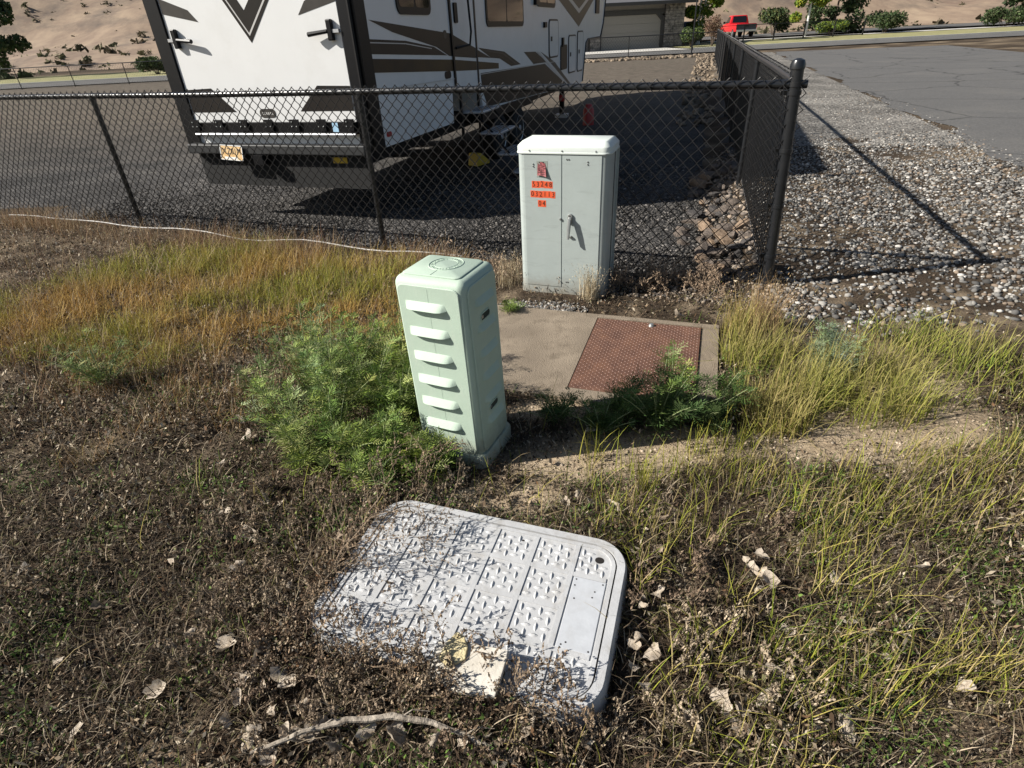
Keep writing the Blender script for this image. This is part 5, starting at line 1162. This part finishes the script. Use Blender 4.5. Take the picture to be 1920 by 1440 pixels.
for k in range(14):                                        # brush at the foot of the fence right of the cabinet
    u_ = .35+k*.075+random.uniform(-.03, .03); x_, y_ = FC+F1*u_-N1*random.uniform(.08, .38)
    where = ['by the corner post', 'left of the corner post', 'below the rock slope', 'right of the cabinet'][min(3, k//4)]
    dry_weed('dry grey brown brush at the fence foot '+where, x_, y_, g1(x_, y_), random.uniform(.13, .22), 6, 80+k, col=(.27, .20, .14), rad=.0015, grp='dry brush '+where, nub=.005)
for k, (x_, y_, h_) in enumerate(((-.42, 4.28, .22), (-.10, 4.15, .2), (.08, 4.02, .2))):
    dry_weed('dry brush behind the pedestal, '+['farthest from', 'second from', 'nearest'][k]+' the cabinet', x_, y_, g1(x_, y_), h_, 6, 110+k, col=(.27, .20, .14), rad=.0015, nub=.005)
for lab, pts in (('grey brown dead weed tangled in the mat left of the vault', [(455, 1010), (520, 1060), (470, 1130), (560, 1200), (500, 1210), (600, 1010), (440, 1200)]),
                 ('grey brown dead weed tangled near the bent stalk', [(560, 1290), (660, 1300), (760, 1400), (640, 1400), (480, 1340), (840, 1330), (900, 1400), (1000, 1380)]),
                 ('grey brown dead weed tangled in the grass right of the vault', [(1230, 1130), (1300, 1230), (1250, 1330), (1380, 1180), (1440, 1000), (1330, 1060), (1150, 1400), (1460, 1300), (1190, 960)]),
                 ('grey brown dead weed between the vault and the green weeds', [(600, 930), (680, 940), (860, 925), (940, 930), (520, 930)])):
    for u_, v_ in pts:
        q = (0-1.6)/(FW*1050+RT*(u_-960)-UP*(v_-720))[2]; dd = (FW*1050+RT*(u_-960)-UP*(v_-720))*q
        dry_weed(lab, dd[0], dd[1], g1(dd[0], dd[1])+.01, random.uniform(.08, .15), 5, int(u_*7+v_), col=random.choice([(.22, .17, .12), (.30, .24, .17), (.16, .115, .08)]), rad=.0013, grp=lab, nub=.0045, spread=1.0, flat=.3)
# dry straw tufts
def tuft(label, x, y, h, n, sp, cols, lean=.5):
    t = thing('grass_tuft', label, 'grass tuft', (x, y, g1(x, y)), 0)
    xx = rng.normal(0, sp, n); yy = rng.normal(0, sp, n)
    v_, q, tr, c = blades(xx, yy, np.zeros(n), rng.uniform(.4, 1.1, n)*h, rng.uniform(.0006, .0013, n), rng.uniform(.05, lean, n), pal(n, cols, [1]*len(cols)))
    obj('blades', np_mesh('blades', v_, [q, tr], c), 'attr_dry', t, kind='stuff')
    m_ = n*2; xx = rng.normal(0, sp*2.2, m_); yy = rng.normal(0, sp*2.2, m_); v_, q, _, c = flakes(xx, yy, h*rng.uniform(.45, 1.0, m_), rng.uniform(.0015, .004, m_), pal(m_, cols, [1]*len(cols)), 1.5)
    obj('seed_heads', np_mesh('seed_heads', v_, [q], c), 'attr_dry', t, kind='stuff')
STRAW = [(.46, .38, .25), (.36, .28, .17), (.55, .47, .33)]
tuft('pale straw tuft in front of the cabinet right door', .565, 3.60, .26, 220, .028, STRAW)
tuft('tall brown seeding grass in front of the corner post', 1.52, 3.02, .34, 420, .06, [(.34, .23, .12), (.28, .18, .09), (.42, .32, .18)])
tuft('brown dry grass beside the slab corner', 1.38, 2.98, .26, 260, .05, [(.34, .25, .10), (.30, .26, .07)])
tuft('straw tuft left of the cabinet foot', .02, 3.98, .24, 200, .05, STRAW)

# ---- dead leaves
def leaf_mesh(seed):
    r_ = random.Random(seed); n = 14; v_ = [(0, 0, 0)]; f_ = []
    cv, tw = r_.uniform(-1.2, 1.2), r_.uniform(-.8, .8)
    for ring in (.5, 1.0):
        for k in range(n):
            a = 2*math.pi*k/n; rr = ring*(1+.10*math.cos(5*a+seed)*(ring > .6)+r_.uniform(-.2, .2))
            px, py = rr*math.cos(a)*1.25, rr*math.sin(a)*.85
            v_.append((px, py, 1.1*cv*py*py+.4*tw*px*py+.40*abs(px)*r_.uniform(.2, .9)*ring+r_.uniform(-.16, .16)))
    for k in range(n): f_ += [(0, 1+k, 1+(k+1) % n), (1+k, 1+n+k, 1+n+(k+1) % n, 1+(k+1) % n)]
    b = MB(); b.add(v_, f_); return b.mesh('dead_leaf')
LM = [leaf_mesh(k) for k in range(8)]
for k, m_ in enumerate(LM):
    m_.materials.append(M['leaf' if k < 7 else 'leaf_brown'])
    for p in m_.polygons: p.use_smooth = True
def dead_leaf(x, y, s, label, grp, k=None, lift=.02):
    m_ = LM[random.randrange(8) if k is None else k]; o = bpy.data.objects.new('dead_leaf', m_); COL.objects.link(o)
    o.location = (x, y, g1(x, y)+lift+.02); o.scale = (s, s, s); o.rotation_euler = (random.uniform(-.7, .7), random.uniform(-.7, .7), random.uniform(0, 6.28))
    tag(o, label, 'leaf', grp)
def px_gnd(u_, v_, z=0.0):
    d = FW*1050+RT*(u_-960)-UP*(v_-720); q = (z-1.6)/d[2]; return d[0]*q, d[1]*q
for grp, pts in (('pale curled dead leaf in the mat left of the bent stalk', [(465, 1290), (505, 1320), (520, 1350), (575, 1345), (545, 1385), (560, 1410), (600, 1400), (500, 1260), (440, 1245), (640, 1420), (480, 1400), (590, 1365), (455, 1330), (535, 1300), (440, 1370), (555, 1310), (620, 1380), (515, 1425)]),
                 ('pale dead leaf against the right wall of the vault', [(1195, 1140), (1205, 1160), (1200, 1215), (1190, 1235), (1215, 1250), (1190, 1275), (1205, 1300)]),
                 ('pale dead leaf in the weeds right of the vault', [(1215, 1030), (1230, 1055), (1390, 1070), (1420, 1080), (1440, 1100), (1360, 1340), (1355, 1360), (1400, 1280), (1440, 1290), (1430, 1330), (1385, 1390), (1290, 1370), (1470, 1190), (1340, 1200), (1225, 1130), (1425, 1065), (1405, 1085), (1345, 1325), (1375, 1350)]),
                 ('pale dead leaf in the mat left of the vault', [(500, 945), (530, 950), (540, 1000), (515, 990), (600, 1100), (560, 1130), (450, 1080), (480, 1020), (430, 980), (650, 1040)]),
                 ('pale dead leaf below the bent stalk', [(700, 1400), (740, 1410), (760, 1395), (820, 1420), (690, 1385), (880, 1425), (1000, 1400), (1100, 1420)]),
                 ('pale dead leaf in the sandy strip behind the vault', [(1080, 945), (1110, 955), (1060, 960), (1100, 820), (1240, 990), (1140, 970)]),
                 ('pale dead leaf at the left of the green weeds', [(430, 740), (450, 800), (440, 690), (470, 830), (425, 880)]),
                 ('dead leaf on the ground beyond the left of the vault', [(120, 1250), (200, 1150), (300, 1300), (330, 1060), (60, 1080), (260, 960), (150, 1380), (360, 1200)]),
                 ('dead leaf on the ground beyond the right grass', [(1560, 1100), (1640, 1250), (1720, 1080), (1800, 1300), (1580, 1380), (1860, 1150)])):
    for u_, v_ in pts:
        x_, y_ = px_gnd(u_+random.uniform(-6, 6), v_+random.uniform(-6, 6)); dead_leaf(x_, y_, random.uniform(.013, .028), grp, 'dead leaves: '+grp[:40])
x_, y_ = px_gnd(645, 1195, .12); dead_leaf(x_, y_, .052, 'large curled tan leaf on the near left corner of the vault', None or 'large leaves', 2, .04)
x_, y_ = px_gnd(1290, 600); dead_leaf(x_-.06, y_, .03, 'pale leaf on the back edge of the slab', 'large leaves', 3, .03)

# ---- bent stalk and broken board in the foreground
pp = [(470, 1412, .06), (520, 1392, .085), (585, 1366, .10), (650, 1350, .115), (735, 1343, .12), (800, 1352, .115), (860, 1372, .10), (920, 1402, .09), (985, 1445, .06)]
pts = [Vector((*px_gnd(a, c, z_), z_)) for a, c, z_ in pp]; fine = []
for k in range(len(pts)-1):
    for q in range(4): fine.append(pts[k].lerp(pts[k+1], q/4)+Vector((random.gauss(0, .0012), random.gauss(0, .0012), random.gauss(0, .001))))
fine.append(pts[-1]); n = len(fine)
b = MB(); b.tube(fine, [(.0026+.0050*math.sin(math.pi*min(1, (k/n)*.75+.12)))*random.uniform(.82, 1.18) for k in range(n)], 7)
t = thing('bent_stalk', 'long bent bleached dry stalk lying across the foreground', 'dry stalk', (0, 0, 0)); obj('stalk', b, 'bark', t, smooth=True)
for k in (9, 17, 25):
    b = MB(); p = fine[k]; b.tube([p, p+Vector((.03, .012, .012)), p+Vector((.075, .01, .004))], [.003, .002, .0008], 4); obj('splinter', b, 'bark', t)
bx_, by_ = px_gnd(905, 1255, .12)
t = thing('broken_board', 'pale broken board lying on the near edge of the vault lid', 'board', (bx_, by_, .115), R(-17)); t.rotation_euler = (R(4), R(-5), R(-17))
b = MB(); b.prism([(-.14, -.06), (-.05, -.075), (.058, -.068), (.062, .06), (.01, .055), (-.06, .065), (-.15, .05)], 0, .016); obj('panel', b, 'board', t, bevel=.002)
b = MB(); b.box(-.02, .061, .040, .0585, .0162, .0215); obj('raised_lip', b, 'board', t, bevel=.002)
b = MB(); b.prism([(-.13, .0), (-.09, -.02), (-.05, .01), (-.055, .045), (-.075, .075), (-.10, .085), (-.12, .05)], .0162, .026); obj('foam_patch', b, 'board_yellow', t, bevel=.003)

# ---- rocks
def rock_mesh(seed, m_):
    r_ = np.random.default_rng(seed); b = bmesh.new(); bmesh.ops.create_icosphere(b, subdivisions=2, radius=1)
    pl = [(r_.normal(size=3), r_.uniform(.35, .8)) for _ in range(13)]
    for v_ in b.verts:
        p = np.array(v_.co)
        for nrm, d in pl:
            nrm = nrm/np.linalg.norm(nrm); q = p @ nrm
            if q > d: p = p-nrm*(q-d)
        v_.co = p*np.array([1.25, .95, .8])*r_.uniform(.93, 1.07)
    me = bpy.data.meshes.new('rock'); b.to_mesh(me); b.free(); me.materials.append(M[m_]); return me
RM = {k: [rock_mesh(s_+7*i, k) for s_ in range(5)] for i, k in enumerate(('rock', 'rock_tan', 'rock_dark'))}
def rock(x, y, z, s, kind, label, grp):
    o = bpy.data.objects.new('rock', random.choice(RM[kind])); COL.objects.link(o); o.location = (x, y, z); o.scale = (s*random.uniform(.8, 1.2), s*random.uniform(.8, 1.2), s*random.uniform(.75, 1.1))
    o.rotation_euler = (random.uniform(-.4, .4), random.uniform(-.4, .4), random.uniform(0, 6.28)); tag(o, label, 'rock', grp)
for k in range(110):                                        # rock slope inside the side fence
    tt = random.uniform(.15, 4.6); o_ = random.uniform(.05, .62)
    x_, y_ = FC+F2*tt+N2*o_
    kind = random.choice(['rock', 'rock', 'rock', 'rock_tan', 'rock_dark']); z_ = -.02-.20*float(sstep(.0, .7, o_))
    nm = {'rock': 'brown', 'rock_tan': 'tan', 'rock_dark': 'dark'}[kind]; wh = 'inside the side fence by its corner' if tt < 1.2 else ('midway to the second side post' if tt < 2.2 else ('just short of the second side post' if tt < 3.2 else 'beyond the second side post'))
    rock(x_, y_, z_, random.choice([.04, .055, .07, .09, .12])*random.uniform(.8, 1.2), kind, f'{nm} bank rock {wh}', f'{nm} bank rocks {wh}')
for k in range(95):                                        # dark rocks along the front fence
    tt = random.uniform(.2, 7.6); o_ = random.uniform(.03, .42); x_, y_ = FC+F1*tt+N1*o_
    kind = random.choice(['rock_dark', 'rock_dark', 'rock_dark', 'rock']); nm = {'rock': 'brown', 'rock_dark': 'dark'}[kind]; wh = 'right of the cabinet' if tt < 1.2 else ('between cabinet and pedestal' if tt < 2.1 else ('above the pedestal' if tt < 3.1 else ('just left of the middle post' if tt < 4.6 else ('behind the golden grass' if tt < 6.1 else 'near the left post'))))
    rock(x_, y_, -.03-.17*float(sstep(.0, .45, o_)), random.uniform(.03, .085), kind, f'{nm} rock under the fence {wh}', f'{nm} fence rocks {wh}')
for k, (u_, v_, s_) in enumerate(((1465, 612, .035), (1490, 625, .045), (1440, 635, .03), (1480, 560, .03), (1455, 600, .028), (1450, 910, .03), (1475, 925, .04))):
    x_, y_ = px_gnd(u_, v_); rock(x_, y_, g1(x_, y_)+.01, s_, 'rock_tan' if k < 5 else 'rock', 'pale stone at the foot of the corner post' if k < 5 else 'brown stone in the sandy strip at right', 'stones by corner post' if k < 5 else 'stones in sand')
# far rocks edging the lot
nr = 1500; tt = rng.uniform(.0, 1, nr); V_, Q_, C_ = [], [], []
cube = np.array([(-1, -.8, -.5), (1, -1, -.5), (.9, 1, -.5), (-1, .9, -.5), (-.6, -.5, .5), (.5, -.6, .6), (.6, .5, .5), (-.5, .6, .55)]); cf = np.array([(0, 3, 2, 1), (4, 5, 6, 7), (0, 1, 5, 4), (1, 2, 6, 5), (2, 3, 7, 6), (3, 0, 4, 7)])
for k in range(nr):
    if k % 3: p = FE+bdir*rng.uniform(0, 22)-np.array([0, 1])*rng.uniform(.2, 2.2)
    else: p = FC+F2*rng.uniform(9, 36)+N2*rng.uniform(.1, 1.0)
    s_ = rng.uniform(.035, .12)*(1.0 if k % 3 else .7); a = rng.uniform(0, 6.28); cs_, sn = math.cos(a), math.sin(a); q = cube*s_*rng.uniform(.7, 1.3, (8, 3)); q = np.stack([q[:, 0]*cs_-q[:, 1]*sn, q[:, 0]*sn+q[:, 1]*cs_, q[:, 2]], 1)+np.array([p[0], p[1], float(lotz(p[0], p[1]))+.04])
    V_.append(q); Q_.append(cf+8*k); C_.append(np.repeat(np.array([[.20, .158, .115]])*rng.uniform(.35, 1.4), 8, 0))
stuff('edging_stones', [(np.concatenate(V_), np.concatenate(Q_), NT, np.concatenate(C_))], 'pebble', 'pale tan stones heaped along the far edges of the gravel lot', 'stones')
# ---- pebbles
ico = bmesh.new(); bmesh.ops.create_icosphere(ico, subdivisions=1, radius=1); IV = np.array([tuple(v_.co) for v_ in ico.verts]); IF = np.array([[v_.index for v_ in f_.verts] for f_ in ico.faces]); ico.free()
def pebbles(x, y, z, s, cols):
    n = len(x); a = rng.uniform(0, 6.283, n); sc = s[:, None]*rng.uniform(.6, 1.25, (n, 3))*np.array([1, 1, .65])
    v_ = IV[None]*sc[:, None, :]*rng.uniform(.78, 1.15, (n, len(IV), 1)); ca, sa = np.cos(a)[:, None], np.sin(a)[:, None]
    v_ = np.stack([v_[..., 0]*ca-v_[..., 1]*sa, v_[..., 0]*sa+v_[..., 1]*ca, v_[..., 2]], 2)+np.stack([x, y, z], 1)[:, None, :]
    return v_.reshape(-1, 3), np.zeros((0, 4), int), (IF[None]+(np.arange(n)*len(IV))[:, None, None]).reshape(-1, 3), np.repeat(cols, len(IV), 0)
def pb(n, x0, x1, y0, y1, dens, s0, s1, cols, wts, dz=.0, zf=gz):
    x, y, _ = scatter(n, x0, x1, y0, y1, dens); z = zf(x, y); return pebbles(x, y, z+dz, rng.uniform(s0, s1, len(x)), pal(len(x), cols, wts))
GREY = [(.06, .058, .055), (.13, .125, .118), (.23, .22, .20), (.38, .36, .33), (.18, .14, .105)]
def sh(x, y):
    o_ = -d2(x, y); return np.where((o_ > .03) & (o_ < 3.3) & (y > 2.7), 1, 0)*sstep(2.75, 3.2, y)*np.clip(5.5/y, .25, 1)*np.where(x < FC[0]-.1, 0, 1)*(.45+.55*sstep(.3, .5, fbm(x*1.7, y*1.7)))
stuff('shoulder_gravel', [pb(34000, 1.6, 7.2, 2.6, 9.5, sh, .006, .017, GREY, [2, 2.4, 2.2, 1.0, 1], .003), pb(16000, 2.5, 12, 5.0, 16, lambda x, y: np.where((-d2(x, y) > .05) & (-d2(x, y) < 3.6), 1, 0)*np.clip(7/y, .2, 1), .008, .022, GREY, [2, 2.4, 2.2, 1.0, 1], .004), pb(9000, 1.6, 7.2, 2.6, 9.5, sh, .016, .030, GREY, [2, 2.4, 2.2, 1.0, 1], .004)], 'pebble', 'pale grey gravel on the shoulder right of the corner post', 'gravel')
stuff('slab_gravel', [pb(9000, -.15, .55, 3.1, 3.75, lambda x, y: np.clip(1.15-np.sqrt(((x-.16)/.36)**2+((y-3.42)/.2)**2), 0, 1), .005, .013, GREY, [1, 2, 2, 1.2, 1.2], .004),
      pb(9000, .5, 2.0, 3.0, 4.0, lambda x, y: np.where((d1(x, y) > -.45) & (d1(x, y) < 0), .35, 0), .006, .016, [(.10, .09, .08), (.22, .18, .14), (.34, .28, .22), (.06, .05, .045)], [2, 2, 1, 2], .004)], 'pebble', 'small gravel heaped between the cabinet and the slab', 'gravel')
stuff('sand_pebbles', [pb(9000, -.4, 2.4, 1.4, 2.5, lambda x, y: sand(x, y)*.5, .002, .009, [(.16, .12, .085), (.30, .24, .17), (.40, .33, .25)], [1, 2, 1], .001)], 'pebble', 'small crumbs of soil and grit on the sandy strip', 'grit')
stuff('bank_rubble', [pb(7000, 1.2, 4.2, 3.7, 9.2, lambda x, y: np.where((d2(x, y) > .0) & (d2(x, y) < .75) & (d1(x, y) > .05), .9, 0)*np.clip(1.4-(y-4)/6, .2, 1), .012, .034, [(.05, .045, .04), (.12, .10, .085), (.24, .19, .145), (.30, .25, .20)], [2, 3, 2, 1], .008)], 'pebble', 'loose grey brown rubble on the bank inside the side fence', 'rubble')
def lt(x, y):
    m_ = np.minimum(d1(x, y), d2(x, y)); return np.where(m_ > .12, 1, 0)*np.clip(1.25-(y-4)/4.5, 0.05, 1)
LG = [(.018, .018, .018), (.048, .045, .042), (.095, .088, .08), (.19, .175, .16), (.028, .026, .024)]
stuff('lot_gravel_stones', [pb(60000, -5.6, 3.6, 3.8, 9.5, lt, .008, .021, LG, [2.4, 3, 2.2, .9, 1.5], .0, zf=lambda x, y: np.where(np.minimum(d1(x, y), d2(x, y)) < .45, gz(x, y)+.01, lotz(x, y)+.004))], 'pebble', 'dark crushed gravel stones of the lot behind the fence', 'gravel')
# dry grass wisps in the lot just behind the fence

# ---- tell alike things apart by their order in the view
ORD = ['leftmost', 'second', 'third', 'fourth', 'fifth', 'sixth', 'seventh', 'eighth', 'ninth', 'tenth', 'eleventh', 'twelfth', 'thirteenth', 'fourteenth', 'fifteenth', 'sixteenth', 'seventeenth', 'eighteenth', 'nineteenth', 'twentieth']
by = {}
for o in bpy.data.objects:
    if o.parent is None and 'label' in o: by.setdefault(o['label'], []).append(o)
for lab, os_ in by.items():
    if len(os_) < 2: continue
    def key(o):
        q = np.array(o.location)-np.array([0, 0, 1.6]); return (q @ RT)/max(.05, q @ FW)
    os_.sort(key=key); n = len(os_)
    for k, o in enumerate(os_):
        if k == 0: tx = 'leftmost'
        elif k == n-1: tx = 'rightmost'
        elif k < n/2: tx = ORD[min(19, k)]+' from left'
        else: tx = ORD[min(19, n-1-k)]+' from right'
        o['label'] = lab+', '+tx
